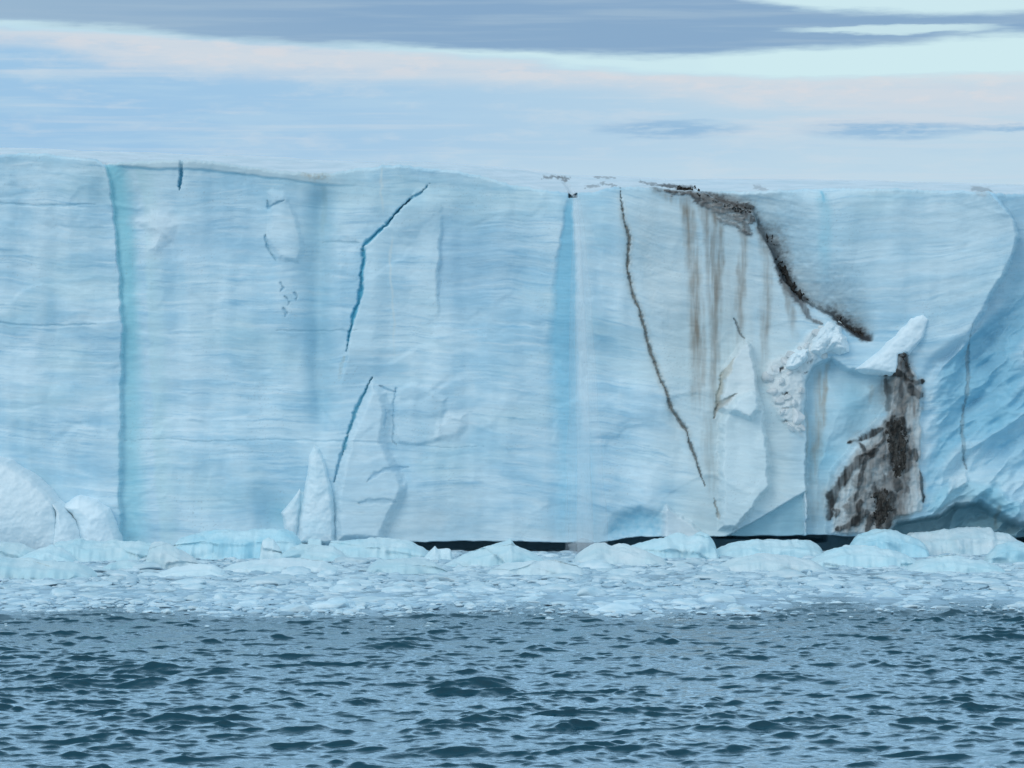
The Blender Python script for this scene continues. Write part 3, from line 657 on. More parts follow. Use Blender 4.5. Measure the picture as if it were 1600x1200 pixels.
dirt([(1212, 400), (1222, 400), (1234, 418), (1246, 440), (1262, 462), (1280, 472), (1276, 478), (1252, 470), (1230, 448), (1220, 425)], 'black debris wedge slanting down the cliff', 9)
dirt([(1300, 486), (1318, 494), (1340, 510), (1360, 524), (1356, 531), (1334, 522), (1316, 506)], 'lower end of the black debris wedge', 12)
dirt([(1397, 542), (1411, 541), (1420, 547), (1420, 562), (1423, 584), (1415, 588), (1408, 572), (1402, 557)], 'black debris knob above the dirty buttress', 15, 0.06)
dirt([(1391, 648), (1404, 648), (1416, 672), (1424, 678), (1419, 692), (1418, 718), (1410, 742), (1400, 752), (1392, 736), (1387, 714), (1384, 694), (1380, 676)], 'black debris mass on the dirty buttress', 18, 0.06)
dirt([(1356, 768), (1378, 762), (1393, 768), (1396, 792), (1386, 816), (1366, 824), (1352, 806), (1364, 790)], 'black debris patch at the foot of the dirty buttress', 21, 0.06)

# ---- white mounds against the foot of the cliff, lower left
def mound(name, pts, y0, thick, label, seed, mat):
    u, v = np.mean([p[0] for p in pts]), max(p[1] for p in pts)
    co, f = prism(pts, y0, thick, 0.9, seed, 0.09)
    org = np.array([float(wx(u)), y0 - D0, 0.0])
    o = link(name, raw_mesh(name, co - org, f), mat); o.location = (org[0], y0, 0)
    return tag(o, label, 'ice mound', 'white ice mounds at the cliff foot')
mound('ice_mound', [(-70, 735), (-30, 716), (0, 717), (18, 722), (45, 738), (75, 762), (92, 785), (99, 812), (100, 846), (90, 868), (-70, 868)], 197.6, 2.6, 'largest white ice mound at the left foot of the cliff', 2, M_MOUND)
mound('ice_mound', [(66, 762), (84, 775), (104, 793), (122, 815), (132, 842), (132, 868), (80, 868), (92, 800)], 198.0, 2.2, 'narrow white ice rib on the flank of the largest mound', 4, M_MOUND)
mound('ice_mound', [(100, 790), (125, 775), (150, 782), (170, 795), (180, 820), (187, 845), (187, 868), (110, 868), (120, 815)], 199.1, 1.8, 'low pale ice mound beside the blue chute', 6, M_MOUND)

# ---- loose blocks lodged in the rubble
def lodged(pts, fwd, label, seed):
    u, v = np.mean([p[0] for p in pts]), np.mean([p[1] for p in pts]); y = front_y(u, v) - fwd
    co, f = prism(pts, y, 1.2, 0.45, seed, 0.55, 7.0)
    org = np.array([float(wx(u)), y - D0, float(wz(v))])
    o = link('ice_block', raw_mesh('ice_block', co - org, f), M_MOUND); o.location = (org[0], y, org[2])
    tag(o, label, 'ice block', 'loose ice blocks in the rubble')
lodged([(1264, 550), (1270, 530), (1281, 513), (1296, 503), (1313, 510), (1325, 529), (1328, 550), (1312, 555), (1300, 547), (1284, 558)], 0.35, 'largest white ice block capping the rubble', 5)
lodged([(1226, 574), (1232, 556), (1246, 547), (1262, 546), (1262, 560), (1250, 572), (1238, 580)], 0.25, 'second largest white ice block left of the capping block', 9)
BL = [((1240, 556), .55, 'cream ice block at the upper edge of the rubble', (1.3, .8, .8)),
      ((1246, 650), .55, 'cream ice block low on the rubble beside the recess', (1.1, .8, 1.1)), ((1318, 550), .36, 'small white ice block under the white cap block', (1.3, .8, .6)), ((1276, 522), .45, 'rounded ice block left of the white cap block', (1, .8, .9))]
for i, ((u, v), sz, lab, sc) in enumerate(BL):
    co, f = lump(300 + i, ICO4, 16, 0.10)
    o = link('ice_block', raw_mesh('ice_block', co * np.array(sc) * sz * 0.8, f), M_MOUND if i == 2 else M_RUBBLE)
    o.location = (float(wx(u)), front_y(u, v) - 0.15 * sz, float(wz(v))); o.rotation_euler = (0, 0, i * 0.7)
    tag(o, lab, 'ice block', 'loose ice blocks in the rubble')

rb = np.random.default_rng(4)
RUB = [(1200, 590), (1212, 578), (1226, 566), (1250, 545), (1262, 538), (1205, 612), (1220, 596), (1232, 584), (1216, 628), (1228, 622), (1240, 630), (1222, 644), (1236, 668), (1250, 668), (1252, 610), (1284, 512), (1320, 534), (1288, 552)]
for i, (u, v) in enumerate(RUB):
    co, f = lump(360 + i, ICO3, 14, 0.12); sz = rb.uniform(0.20, 0.38)
    o = link('ice_block', raw_mesh('ice_block', co * sz * np.array([rb.uniform(0.9, 1.5), 0.8, rb.uniform(0.7, 1.1)]), f), M_RUBBLE)
    o.location = (float(wx(u)), front_y(u, v) + 0.04, float(wz(v))); o.rotation_euler = (rb.uniform(-0.4, 0.4), rb.uniform(-0.5, 0.5), rb.uniform(0, 6))
    tag(o, 'small broken ice block wedged in the cream rubble left of the dirty buttress', 'ice block', 'small ice blocks wedged in the rubble')

# ---- the waterfall
def waterfall():
    root = empty('waterfall', (float(wx(895)), D0, 0)); tag(root, 'thin pale meltwater fall dropping from a small hole in the cliff', 'waterfall')
    NZ, NA = 120, 20
    def tube(name, half_top, half_bot, u_top, u_bot, fwd, mat, seed, v0=306, v1=862):
        co = []
        yf = front_y(895, 320)
        for i in range(NZ):
            t = i / (NZ - 1); v = v0 + (v1 - v0) * t
            uc = u_top + (u_bot - u_top) * (t ** 0.6) ; hw = (half_top + (half_bot - half_top) * t ** 0.8) / PPM
            yc = 198.9 - fwd * (1 - (1 - t) ** 2)
            for k in range(NA):
                a = 2 * math.pi * k / NA
                r = 1 + 0.35 * (float(vnoise(np.array(k * 1.7 + seed), np.array(t * 6.0), seed)) - 0.5)
                co.append((float(wx(uc)) + hw * r * math.cos(a), yc + hw * 0.5 * r * math.sin(a), float(wz(v))))
        f = []
        for i in range(NZ - 1):
            for k in range(NA):
                k2 = (k + 1) % NA; f.append((i * NA + k, i * NA + k2, (i + 1) * NA + k2, (i + 1) * NA + k))
        return link(name, raw_mesh(name, np.array(co) - np.array(root.location), np.array(f)), mat, root)
    tube('stream', 3.5, 13, 897, 914, 0.7, mat_veil('falling_water', 0.20), 1)
    tube('spray_veil', 5, 34, 899, 915, 0.9, mat_veil('drifting_spray', 0.12), 4)
    co, f = lump(77, ICO3, 0, 0.5); co = co * np.array([0.8, 0.5, 0.5])
    o = link('splash', raw_mesh('splash', co + np.array([(912 - 895) / PPM, -2.0, 0.35]), f), mat_veil('splash_mist', 0.28), root)
waterfall()

# ------------------------------------------------------------------ growlers drifting in front of the cliff
def growler(pts, base, dep, label, mat, seed, skirt=0.35, sharp=0.16):
    """pts: crown line; base: foot line; dep: depth in metres"""
    Y0 = FPX * CAMH / (base - 600); Yc = Y0 + dep * 0.5
    u = np.array([p[0] for p in pts], float); v = np.array([p[1] for p in pts], float)
    x = (u - 800) * Yc / FPX; top = CAMH - (v - 600) * Yc / FPX
    x0, x1 = x[0], x[-1]; cx = (x0 + x1) / 2
    nx = int(np.clip((x1 - x0) / 0.06, 40, 170)); ny = 72
    Xg = np.linspace(x0, x1, nx); tp = np.interp(Xg, x, top)
    tp = tp + (fbm(Xg * 0.9, Xg * 0 + seed + 0.4, seed) - 0.5) * 0.16
    e = np.clip(np.minimum(Xg - x0, x1 - Xg) / (0.06 * (x1 - x0)), 0, 1); e = np.sqrt(1 - (1 - e) ** 2)
    T = (np.linspace(0, 1, ny) ** 1.9)[:, None]
    XX = np.broadcast_to(Xg, (ny, nx)); jit = (fbm(XX * 0.9, T * 3 + XX * 0, seed + 2) - 0.5)
    g = ss(0, sharp, T + jit * 0.12) * (0.70 + 0.30 * ss(0.12, 0.50, T)) * (1 - 0.75 * ss(0.62, 1.0, T))
    YY = Y0 + (T - 0.5) * dep * (0.35 + 0.65 * e)[None, :] + dep * 0.5 + (fbm(Xg * 0.8, Xg * 0 + 0.37, seed + 5) - 0.5)[None, :] * dep * 0.25
    ZZ = -skirt + (tp[None, :] * (0.2 + 0.8 * e)[None, :] + skirt) * g
    ZZ = ZZ + ((fbm(XX * 1.1, YY * 1.1, seed + 7) - 0.5) * 0.20 + (np.abs(fbm(XX * 0.9 + 4, YY * 0.9, seed + 9) - 0.5)) * -0.35) * g * np.clip(tp, 0.2, 1)[None, :]
    fa, fb, fc = worley(XX * 0.45 + 0.3 * ZZ + seed, ZZ * 0.9 + YY * 0.2, seed)
    YY = YY + (fbm(XX * 0.55, ZZ * 0.8, seed + 11, 2) - 0.5) * 0.7 + (fc - 0.5) * 0.55 * ss(0, 0.12, fb - fa)
    co = np.stack([XX - cx, YY - Y0, ZZ], -1).reshape(-1, 3)
    o = link('growler', raw_mesh('growler', co, grid_faces(ny, nx)), mat); o.location = (cx, Y0, 0)
    return tag(o, label, 'growler', 'growlers drifting along the cliff foot')
GR = [
 ([(-40, 856), (-10, 847), (25, 848), (45, 853), (58, 860), (66, 872)], 876, 4, 'pale growler at the far left under the largest mound', M_BERG),
 ([(22, 875), (45, 864), (62, 857), (80, 850), (96, 856), (110, 866), (124, 878)], 880, 3, 'small peaked blue growler beside the far left mound', M_BERG),
 ([(76, 862), (84, 848), (114, 844), (118, 841), (126, 841), (132, 845), (165, 844), (200, 845), (230, 847), (255, 850), (275, 862)], 878, 4, 'long low blue growler in front of the low pale mound', M_BERG),
 ([(228, 866), (236, 848), (250, 845), (268, 850), (285, 862), (300, 870), (318, 886)], 890, 3, 'white domed growler at the end of the long low growler', M_BERGW),
 ([(-40, 876), (0, 870), (35, 872), (70, 876), (104, 878), (130, 884), (152, 899)], 905, 5, 'flat blue growler nearest the left edge', M_BERG),
 ([(262, 860), (282, 842), (300, 835), (322, 829), (350, 827), (384, 829), (420, 826), (442, 826), (460, 832), (470, 843), (478, 858)], 874, 5, 'big turquoise flat topped growler', M_BERGB),
 ([(406, 864), (411, 842), (420, 839), (428, 842), (434, 852), (442, 864)], 876, 1.2, 'white knob in front of the big turquoise growler', M_BERGW),
 ([(340, 894), (362, 882), (392, 875), (430, 872), (470, 873), (505, 878), (532, 888)], 896, 5, 'flat pale floe in front of the big turquoise growler', M_BERGW),
 ([(436, 868), (455, 856), (470, 850), (500, 852), (520, 854), (534, 862), (548, 876)], 878, 3, 'pale growler right of the big turquoise growler', M_BERG),
 ([(480, 854), (483, 841), (494, 838), (502, 840), (505, 854)], 864, 1.2, 'small pale cube of ice below the pale spire', M_BERG),
 ([(506, 866), (516, 846), (540, 844), (580, 840), (612, 842), (642, 846), (660, 854), (674, 866)], 874, 4.5, 'smooth blue growler with a diagonal crease below the middle spire', M_BERG),
 ([(662, 872), (670, 862), (680, 852), (684, 857), (692, 857), (704, 858), (708, 872)], 876, 1.8, 'jagged white growler at the left end of the dark notch', M_BERGW),
 ([(572, 888), (590, 876), (620, 872), (655, 873), (680, 880), (702, 894)], 898, 4, 'rounded blue floe in front of the smooth blue growler', M_BERG),
 ([(690, 884), (720, 868), (750, 857), (775, 850), (792, 846), (798, 842), (803, 850), (826, 860), (848, 872), (866, 884)], 886, 3, 'peaked pale growler breaking the dark notch in two', M_BERG),
 ([(896, 872), (912, 858), (930, 850), (946, 849), (955, 853), (968, 849), (990, 853), (1012, 862), (1042, 876)], 884, 4, 'twin humped white growler below the waterfall', M_BERGW),
 ([(978, 856), (1000, 847), (1040, 839), (1056, 833), (1064, 833), (1076, 838), (1092, 830), (1106, 833), (1116, 846), (1124, 868)], 874, 4, 'knobbly blue growler right of the waterfall', M_BERG),
 ([(1112, 862), (1140, 850), (1162, 846), (1182, 842), (1212, 843), (1244, 843), (1268, 846), (1288, 857)], 872, 4, 'low smooth blue growler under the hanging triangle', M_BERG),
 ([(1322, 864), (1332, 846), (1342, 835), (1362, 829), (1382, 827), (1396, 828), (1412, 833), (1430, 840), (1450, 854)], 872, 4, 'domed blue growler under the dirty buttress', M_BERGB),
 ([(1404, 852), (1422, 834), (1446, 831), (1470, 828), (1500, 825), (1532, 823), (1550, 825), (1554, 832), (1576, 833), (1588, 843), (1604, 850), (1640, 852)], 868, 5, 'longest pale growler at the right under the undercut', M_BERGW),
 ([(1536, 872), (1556, 852), (1580, 846), (1610, 848), (1650, 856)], 882, 3, 'blue growler at the right edge in front of the longest pale growler', M_BERGB),
 ([(1262, 878), (1290, 862), (1320, 852), (1352, 852), (1390, 858), (1420, 868), (1440, 880)], 888, 4, 'broad pale floe in front of the domed blue growler', M_BERG),
 ([(1120, 884), (1150, 872), (1190, 866), (1230, 868), (1270, 876), (1290, 886)], 894, 4, 'flat pale floe in front of the low smooth growler', M_BERGW),
 ([(1410, 892), (1440, 874), (1470, 866), (1500, 870), (1540, 876), (1570, 890)], 896, 4, 'hump backed pale floe in front of the longest growler', M_BERG),
 ([(760, 894), (790, 880), (830, 874), (870, 876), (900, 884), (915, 894)], 900, 4, 'low white floe in front of the peaked growler', M_BERGW),
 ([(240, 898), (270, 886), (300, 880), (330, 882), (352, 892)], 902, 3, 'small white floe between the flat pale floe and the domed growler', M_BERGW),
 ([(160, 886), (178, 878), (200, 876), (216, 880), (230, 888)], 892, 2, 'small grey white floe in the lee of the long low growler', M_BERG),
]
for i, (p, b, dep, lab, mt) in enumerate(GR): growler(p, b, dep, lab, mt, 40 + i * 3)

# ------------------------------------------------------------------ brash ice
LUMPS = []
for i in range(16):
    co, f = lump(500 + i, ICO3, 8, 0.22, 1.0)
    LUMPS.append((co, f))
def yrow(v): return FPX * CAMH / (v - 600)
def brash_front(x):      # how near the drifting ice comes (metres from the viewer)
    return 145 + (fbm(np.asarray(x) / 7.0 + 50, np.asarray(x) * 0 + 0.45, 3) - 0.5) * 20
LM = []
for i, (co, f) in enumerate(LUMPS):
    me = raw_mesh('brash_piece', co, f); me.materials.append(M_BRASH); LM.append(me)
placed = []
r = np.random.default_rng(21)
def piece(x, y, w, h, dd=None):
    o = bpy.data.objects.new('brash_piece', LM[r.integers(0, 16)]); COL.objects.link(o)
    o.scale = (w / 2, (dd or w * r.uniform(0.6, 1.1)) / 2, h)
    o.location = (x, y, h * r.uniform(-0.15, 0.15)); o.rotation_euler = (0, 0, r.uniform(0, 6.28) if dd is None else r.uniform(-0.3, 0.3))
    tag(o, 'white chunk of brash ice afloat in the belt of drifting ice', 'brash ice', 'larger pieces of drifting brash ice')
    placed.append((x, y, w))
HAND = [(95, 932, 48, 16), (345, 938, 26, 14), (262, 958, 24, 8), (497, 921, 26, 8), (700, 935, 55, 12), (640, 957, 14, 7), (1265, 900, 14, 14), (1146, 950, 22, 9), (1240, 936, 40, 8), (1390, 905, 95, 16), (1528, 906, 36, 9),
        (1350, 870, 30, 9), (1560, 922, 34, 9), (530, 958, 18, 8), (390, 945, 40, 10), (205, 955, 30, 8), (240, 900, 60, 12), (620, 925, 60, 10), (690, 912, 60, 9), (880, 905, 70, 12), (1000, 930, 60, 10), (1110, 905, 60, 12), (830, 938, 55, 9), (945, 945, 40, 8), (1190, 922, 45, 9), (1480, 935, 40, 8), (60, 915, 80, 12), (150, 915, 70, 10), (300, 915, 70, 12), (430, 905, 80, 12), (560, 905, 60, 10), (1300, 925, 50, 9), (30, 945, 40, 8), (1450, 912, 50, 9)]
for u, v, wpx, hpx in HAND:
    Y = yrow(v); s = FPX / Y; piece((u - 800) / s, Y, wpx / s, hpx / s * 0.8)
tries = 0
while len(placed) < 290 and tries < 20000:
    tries += 1
    y = r.uniform(147, 190); xm = y * 0.15
    x = r.uniform(-xm, xm)
    if y < brash_front(x) + 2 + 9 * r.random() ** 2: continue
    w = 0.55 + r.random() ** 2 * 1.9
    if any((x - a) ** 2 + ((y - b) * 0.8) ** 2 < (0.45 * (w + c_)) ** 2 for a, b, c_ in placed): continue
    piece(x, y, w, w * r.uniform(0.10, 0.20) + 0.03)
# everything smaller: the slush of bits between the pieces
def slush():
    rr = np.random.default_rng(5); cos, fs, cols, k = [], [], [], 0
    tmpl = [lump(700 + i, ICO2, 6, 0.25) for i in range(12)]
    n = 0
    while n < 17000:
        y = 136 + 65 * rr.random(); x = rr.uniform(-0.24, 0.24) * y
        ed = float(brash_front(x)) - y
        if ed > 0 and rr.random() > math.exp(-ed / 3.6) * 0.6: continue
        dn = float(fbm(np.array(x / 3.0), np.array(y / 7.0), 6))
        if ed > -6 and rr.random() > 0.3 + dn * 0.6: continue
        if rr.random() > 0.35 + 1.2 * dn: continue
        co, f = tmpl[rr.integers(0, 12)]
        w = (0.09 + 0.55 * rr.random() ** 2.2) * (0.45 if ed > -2 else 0.75 if ed > -9 else 1.0); h = w * rr.uniform(0.12, 0.28) + 0.02
        a = rr.random() * 6.28; ca, sa = math.cos(a), math.sin(a)
        q = co * np.array([w, w * rr.uniform(0.5, 1.0), h])
        q = np.stack([q[:, 0] * ca - q[:, 1] * sa + x, q[:, 0] * sa + q[:, 1] * ca + y, q[:, 2] + rr.uniform(-0.3, 0.2) * h], -1)
        cos.append(q); fs.append(f + k); k += len(co); n += 1
        wt = rr.random() ** 1.3; cols.append(np.tile(np.array([0.38, 0.55, 0.65]) * (1 - wt) + np.array([0.66, 0.80, 0.86]) * wt, (len(co), 1)))
    o = link('brash_slush', raw_mesh('brash_slush', np.concatenate(cos), np.concatenate(fs), np.concatenate(cols)), M_SLUSH)
    tag(o, 'belt of small crushed ice bits floating between the larger pieces', 'brash ice', None, 'stuff')
slush()

# ------------------------------------------------------------------ the sea
def sea():
    N, L = 1024, 96.0
    rg = np.random.default_rng(11)
    kx = np.fft.fftfreq(N, L / N) * 2 * np.pi; KX, KY = np.meshgrid(kx, kx)
    K = np.hypot(KX, KY); K[0, 0] = 1e-6
    kp = 2 * np.pi / 5.0
    th = np.arctan2(KY, KX); w0 = R(-68)              # waves run towards the viewer, a little to the right
    S = np.exp(-1.25 * (kp / K) ** 2) * K ** -3.4 * (0.06 + np.abs(np.cos(th - w0)) ** 3.2) * np.exp(-(K * 0.028) ** 2)
    S[0, 0] = 0
    H = (rg.normal(size=(N, N)) + 1j * rg.normal(size=(N, N))) * np.sqrt(S)
    h = np.fft.ifft2(H); sc = 0.0465 / np.std(h.real); H = H * sc
    h = np.fft.ifft2(H).real
    dx = np.fft.ifft2(-1j * KX / K * H).real; dy = np.fft.ifft2(-1j * KY / K * H).real
    xs = np.concatenate([-np.geomspace(600, 27, 70), np.arange(-26.5, 26.5, 0.085), np.geomspace(27, 600, 70)])
    ys = np.concatenate([-np.geomspace(400, 4, 30), np.linspace(-3, 70, 60), np.arange(70.5, 78, 0.3), np.arange(78, 155, 0.1), np.arange(155, 206, 0.35)])
    XX, YY = np.meshgrid(xs, ys)
    def samp(a):
        fx = (XX / L * N) % N; fy = (YY / L * N) % N
        i = np.floor(fx).astype(int); j = np.floor(fy).astype(int); u = fx - i; v = fy - j
        i0, i1, j0, j1 = i % N, (i + 1) % N, j % N, (j + 1) % N
        return (a[j0, i0] * (1 - u) + a[j0, i1] * u) * (1 - v) + (a[j1, i0] * (1 - u) + a[j1, i1] * u) * v
    far = np.clip(1 - (np.hypot(XX, YY - 100) - 60) / 200, 0.0, 1)
    amp = (1 - 0.90 * ss(143, 158, YY - (brash_front(XX) - 145))) * far
    sw = 0.06 * np.sin(YY * 0.32 + 0.05 * XX + 2 * fbm(XX / 15, YY / 15, 2))
    chop = -1.2
    gust = 0.86 + 0.30 * ss(0.3, 0.7, fbm(XX / 14, YY / 30, 31))
    amp = amp * gust
    hh = samp(h); Z = (hh + 0.35 * np.clip(hh, 0, 0.2) ** 2 / 0.12) * amp + sw * far * (1 - 0.6 * ss(150, 190, YY))
    co = np.stack([XX + chop * samp(dx) * amp, YY + chop * samp(dy) * amp - 0.8 * hh * amp, Z], -1).reshape(-1, 3)
    fm = ss(-5, 9, YY - brash_front(XX)); film = np.stack([fm, fm, fm], -1).reshape(-1, 3)
    o = link('sea', raw_mesh('sea', co, grid_faces(len(ys), len(xs)), film), M_SEA)
    tag(o, 'choppy steel blue sea', 'sea', None, 'structure')
sea()

# ------------------------------------------------------------------ world: Nishita sky under stratus layers
SUN_EL, SUN_AZ = 30.0, 215.0      # soft light from behind the viewer, to the left
def world():
    w = bpy.data.worlds.new('World'); scene.world = w; w.use_nodes = True
    nt = w.node_tree; nt.nodes.clear()
    class E:
        def __init__(s, sock): s.s = sock
        @staticmethod
        def m(op, a, b=None, c=None):
            n = nt.nodes.new('ShaderNodeMath'); n.operation = op
            for i, q in enumerate((a, b, c)):
                if q is None: continue
                if isinstance(q, E): nt.links.new(q.s, n.inputs[i])
                else: n.inputs[i].default_value = q
            return E(n.outputs[0])
        def __add__(s, o): return E.m('ADD', s, o)
        __radd__ = __add__
        def __mul__(s, o): return E.m('MULTIPLY', s, o)
        __rmul__ = __mul__
        def __sub__(s, o): return E.m('SUBTRACT', s, o)
        def __rsub__(s, o): return E.m('SUBTRACT', o, s)
        def __truediv__(s, o): return E.m('DIVIDE', s, o)
    def sst(a, b, x):
        n = nt.nodes.new('ShaderNodeMapRange'); n.interpolation_type = 'SMOOTHSTEP'
        n.inputs['From Min'].default_value = a; n.inputs['From Max'].default_value = b
        nt.links.new(x.s, n.inputs['Value']); return E(n.outputs[0])
    def noise(x, y, det=5, rough=0.55, off=0.0):
        cb = nt.nodes.new('ShaderNodeCombineXYZ')
        nt.links.new((x).s, cb.inputs[0]); nt.links.new((y).s, cb.inputs[1]); cb.inputs[2].default_value = off
        n = nt.nodes.new('ShaderNodeTexNoise'); n.inputs['Scale'].default_value = 1.0; n.inputs['Detail'].default_value = det; n.inputs['Roughness'].default_value = rough
        nt.links.new(cb.outputs[0], n.inputs['Vector']); return E(n.outputs[0])
    def curve(x, pts):      # piecewise linear profile in units of 100
        lo, hi = pts[0][0], pts[-1][0]
        n = nt.nodes.new('ShaderNodeFloatCurve'); cm = n.mapping; cv = cm.curves[0]
        vmin = min(p[1] for p in pts); vmax = max(p[1] for p in pts) + 1e-6
        P = [((p[0] - lo) / (hi - lo), (p[1] - vmin) / (vmax - vmin)) for p in pts]
        cv.points[0].location = P[0]; cv.points[1].location = P[-1]
        for p in P[1:-1]: cv.points.new(*p)
        cm.update()
        t = E.m('MINIMUM', E.m('MAXIMUM', (x - lo) * (1.0 / (hi - lo)), 0.0), 1.0)
        nt.links.new(t.s, n.inputs['Value']); return E(n.outputs[0]) * (vmax - vmin) + vmin
    def mix(a, b, f):
        n = nt.nodes.new('ShaderNodeMix'); n.data_type = 'RGBA'; n.clamp_factor = True
        nt.links.new(f.s, n.inputs['Factor'])
        for q, i in ((a, 6), (b, 7)):
            if isinstance(q, tuple): n.inputs[i].default_value = (*[x * 10 for x in q], 1)
            else: nt.links.new(q, n.inputs[i])
        return n.outputs[2]
    tc = nt.nodes.new('ShaderNodeTexCoord'); sp = nt.nodes.new('ShaderNodeSeparateXYZ')
    nt.links.new(tc.outputs['Generated'], sp.inputs[0])
    X, Y, Z = (E(sp.outputs[i]) for i in range(3))
    az = E.m('ARCTAN2', X, Y); el = E.m('ARCSINE', Z)
    u = az * FPX + 800.0; v = 600.0 - el * FPX           # angles in fine units: 97.7 to the degree
    n1 = noise(u * (1 / 260), v * (1 / 26), 6, 0.58, 1.0); n2 = noise(u * (1 / 700), v * (1 / 70), 5, 0.5, 4.0); n3 = noise(u * (1 / 90), v * (1 / 14), 5, 0.6, 7.0)
    uu = u + (n2 - 0.5) * 120.0; vv = v + (n1 - 0.5) * 26.0 + (n3 - 0.5) * 16.0
    ur = sst(100.0, 1500.0, uu)
    # low sky
    c = mix(lin(157, 197, 229), lin(188, 214, 231), ur)
    c = mix(c, lin(176, 208, 231), sst(0.45, 0.65, n1) * 0.55)
    c = mix(c, lin(192, 217, 232), sst(225.0, 275.0, vv) * 0.5)
    c = mix(c, lin(200, 216, 229), sst(0.5, 0.72, noise(u * (1 / 500), v * (1 / 16), 5, 0.55, 11.0)) * 0.55)
    c = mix(c, lin(204, 218, 229), sst(0.48, 0.70, noise(u * (1 / 150), vv * (1 / 34), 6, 0.62, 41.0)) * 0.42)
    # pinkish white bank
    top = curve(uu, [(-800, 60), (0, 52), (200, 58), (800, 96), (1200, 122), (1600, 118), (2400, 120)]); bot = curve(uu, [(-800, 80), (0, 74), (200, 112), (600, 128), (900, 138), (1200, 168), (1600, 180), (2400, 180)])
    bank = sst(-6.0, 8.0, vv - top) * (1.0 - sst(-26.0, 16.0, vv - bot))
    c = mix(c, lin(207, 217, 227), bank * (sst(0.30, 0.55, n1) * 0.45 + 0.5))
    c = mix(c, lin(218, 219, 224), bank * sst(0.46, 0.64, noise(u * (1 / 75), v * (1 / 22), 6, 0.6, 33.0)) * 0.55)
    # paler haze on the right, with two blue lens clouds
    c = mix(c, lin(202, 216, 228), sst(900.0, 1150.0, uu) * sst(160.0, 180.0, vv) * (1.0 - sst(195.0, 235.0, vv)) * sst(0.42, 0.62, n1))
    for (u0, v0, a, b) in ((1045, 203, 105, 13), (1390, 206, 125, 14), (1580, 204, 60, 5)):
        q = E.m('POWER', E.m('ABSOLUTE', (uu - float(u0)) * (1.0 / a)), 2.0) + E.m('POWER', E.m('ABSOLUTE', (v + (n3 - 0.5) * 20.0 - float(v0)) * (1.0 / b)), 2.0)
        c = mix(c, lin(148, 187, 219), (1.0 - sst(0.0, 1.9, q)) * (sst(0.34, 0.58, noise(u * (1 / 55), v * (1 / 9), 5, 0.6, 31.0)) * 0.6 + 0.35))
    # clear turquoise gap
    gap = sst(30.0, 46.0, vv) * (1.0 - sst(-10.0, 8.0, vv - top)) + sst(1080.0, 1250.0, u) * (1.0 - sst(96.0, 140.0, vv))
    c = mix(c, lin(206, 234, 240), gap * 0.9)
    # dark stratus sheet with its fork to the right
    cb = curve(uu, [(-800, 30), (0, 44), (200, 54), (400, 68), (800, 84), (1000, 92), (1150, 86), (1300, 80), (1450, 70), (1560, 62), (2400, 70)])
    ct = curve(uu, [(-800, -900), (900, -400), (1120, -10), (1200, 10), (1300, 20), (1450, 24), (1600, 24), (2400, 20)])
    st = (1.0 - sst(-12.0, 6.0, vv - cb)) * sst(-5.0, 10.0, vv - ct)
    g2 = E.m('POWER', E.m('ABSOLUTE', (u - 1400.0) * (1.0 / 165.0)), 2.0) + E.m('POWER', E.m('ABSOLUTE', (vv - 50.0) * (1.0 / 7.0)), 2.0)
    st = st * (1.0 - (1.0 - sst(0.2, 1.6, g2)) * 0.85)
    dk = mix(lin(155, 184, 208), lin(134, 168, 201), sst(-200.0, 700.0, u))
    dk = mix(dk, lin(158, 185, 208), sst(0.45, 0.7, noise(u * (1 / 420), v * (1 / 20), 5, 0.55, 15.0)) * 0.7)
    c = mix(c, dk, st * 0.97)
    # the rest of the vault: broken bright overcast, with an added bright band low ahead
    m1 = noise(X * 2.2 / (Z + 0.18), Y * 2.2 / (Z + 0.18), 6, 0.55, 20.0)
    hi = mix((0.50, 0.71, 0.88), (0.86, 1.02, 1.13), sst(0.38, 0.62, m1))
    hi = mix(hi, (0.36, 0.60, 0.76), sst(-0.05, 0.35, Y) * sst(0.35, 0.6, Z))  # unseen high sky ahead, darkened to deepen the wave faces
    hi = mix(hi, (1.18, 2.02, 2.80), sst(-0.1, 0.5, Y) * (1.0 - sst(0.38, 0.62, Z)))  # unseen band, brightened to lift the reflections on the sea
    sky = nt.nodes.new('ShaderNodeTexSky'); sky.sky_type = 'NISHITA'; sky.sun_disc = False
    sky.sun_elevation = R(SUN_EL); sky.sun_rotation = R(SUN_AZ); sky.air_density = 1.0; sky.dust_density = 1.0
    hi = mix(sky.outputs[0], hi, sst(-1.0, -0.5, Z) * 0.8)
    c = mix(c, hi, sst(0.108, 0.26, Z))
    back = sst(0.15, -0.3, Y)                               # behind the viewer the cloud is plain and pale
    c = mix(c, (0.53, 0.70, 0.83), back * (1.0 - sst(0.10, 0.30, Z)))
    bg = nt.nodes.new('ShaderNodeBackground'); bg.inputs['Strength'].default_value = 0.1
    nt.links.new(c, bg.inputs['Color'])
    out = nt.nodes.new('ShaderNodeOutputWorld'); nt.links.new(bg.outputs[0], out.inputs[0])
world()
sl = bpy.data.lights.new('sun', 'SUN'); sl.energy = 0.7; sl.angle = R(25); sl.color = (1.0, 0.96, 0.90)
so = bpy.data.objects.new('sun', sl); COL.objects.link(so)
# sun_rotation is measured clockwise from +Y seen from above
dirv = (math.sin(R(SUN_AZ)) * math.cos(R(SUN_EL)), math.cos(R(SUN_AZ)) * math.cos(R(SUN_EL)), math.sin(R(SUN_EL)))
from mathutils import Vector
so.rotation_euler = Vector(dirv).to_track_quat('Z', 'Y').to_euler()

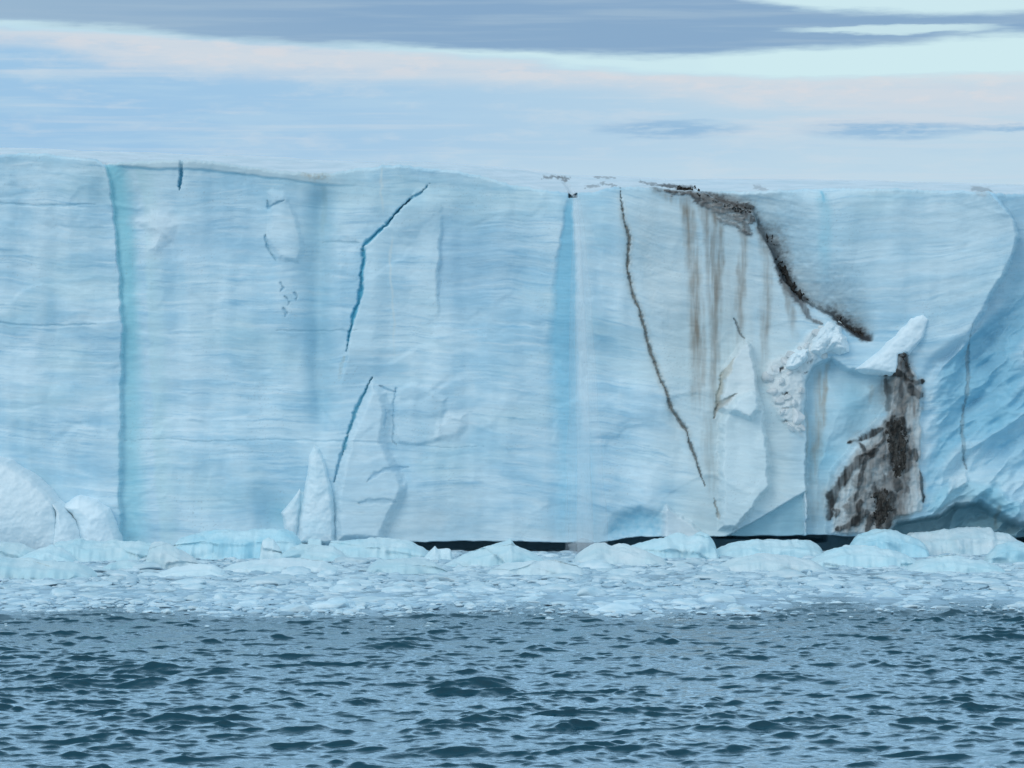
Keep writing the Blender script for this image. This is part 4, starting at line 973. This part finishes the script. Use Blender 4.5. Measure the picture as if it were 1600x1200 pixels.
# ------------------------------------------------------------------ camera and render settings
cam = bpy.data.cameras.new('camera'); cam.sensor_width = 36; cam.lens = 36 * FPX / 1600; cam.clip_start = 0.5; cam.clip_end = 6000
co_ = bpy.data.objects.new('camera', cam); COL.objects.link(co_); co_.location = (0, 0, CAMH); co_.rotation_euler = (R(90), 0, 0)
scene.camera = co_
scene.render.engine = 'CYCLES'
scene.view_settings.view_transform = 'Standard'; scene.view_settings.look = 'None'
scene.view_settings.exposure = 0.0; scene.view_settings.gamma = 1.0
scene.render.resolution_x = 1024; scene.render.resolution_y = 768
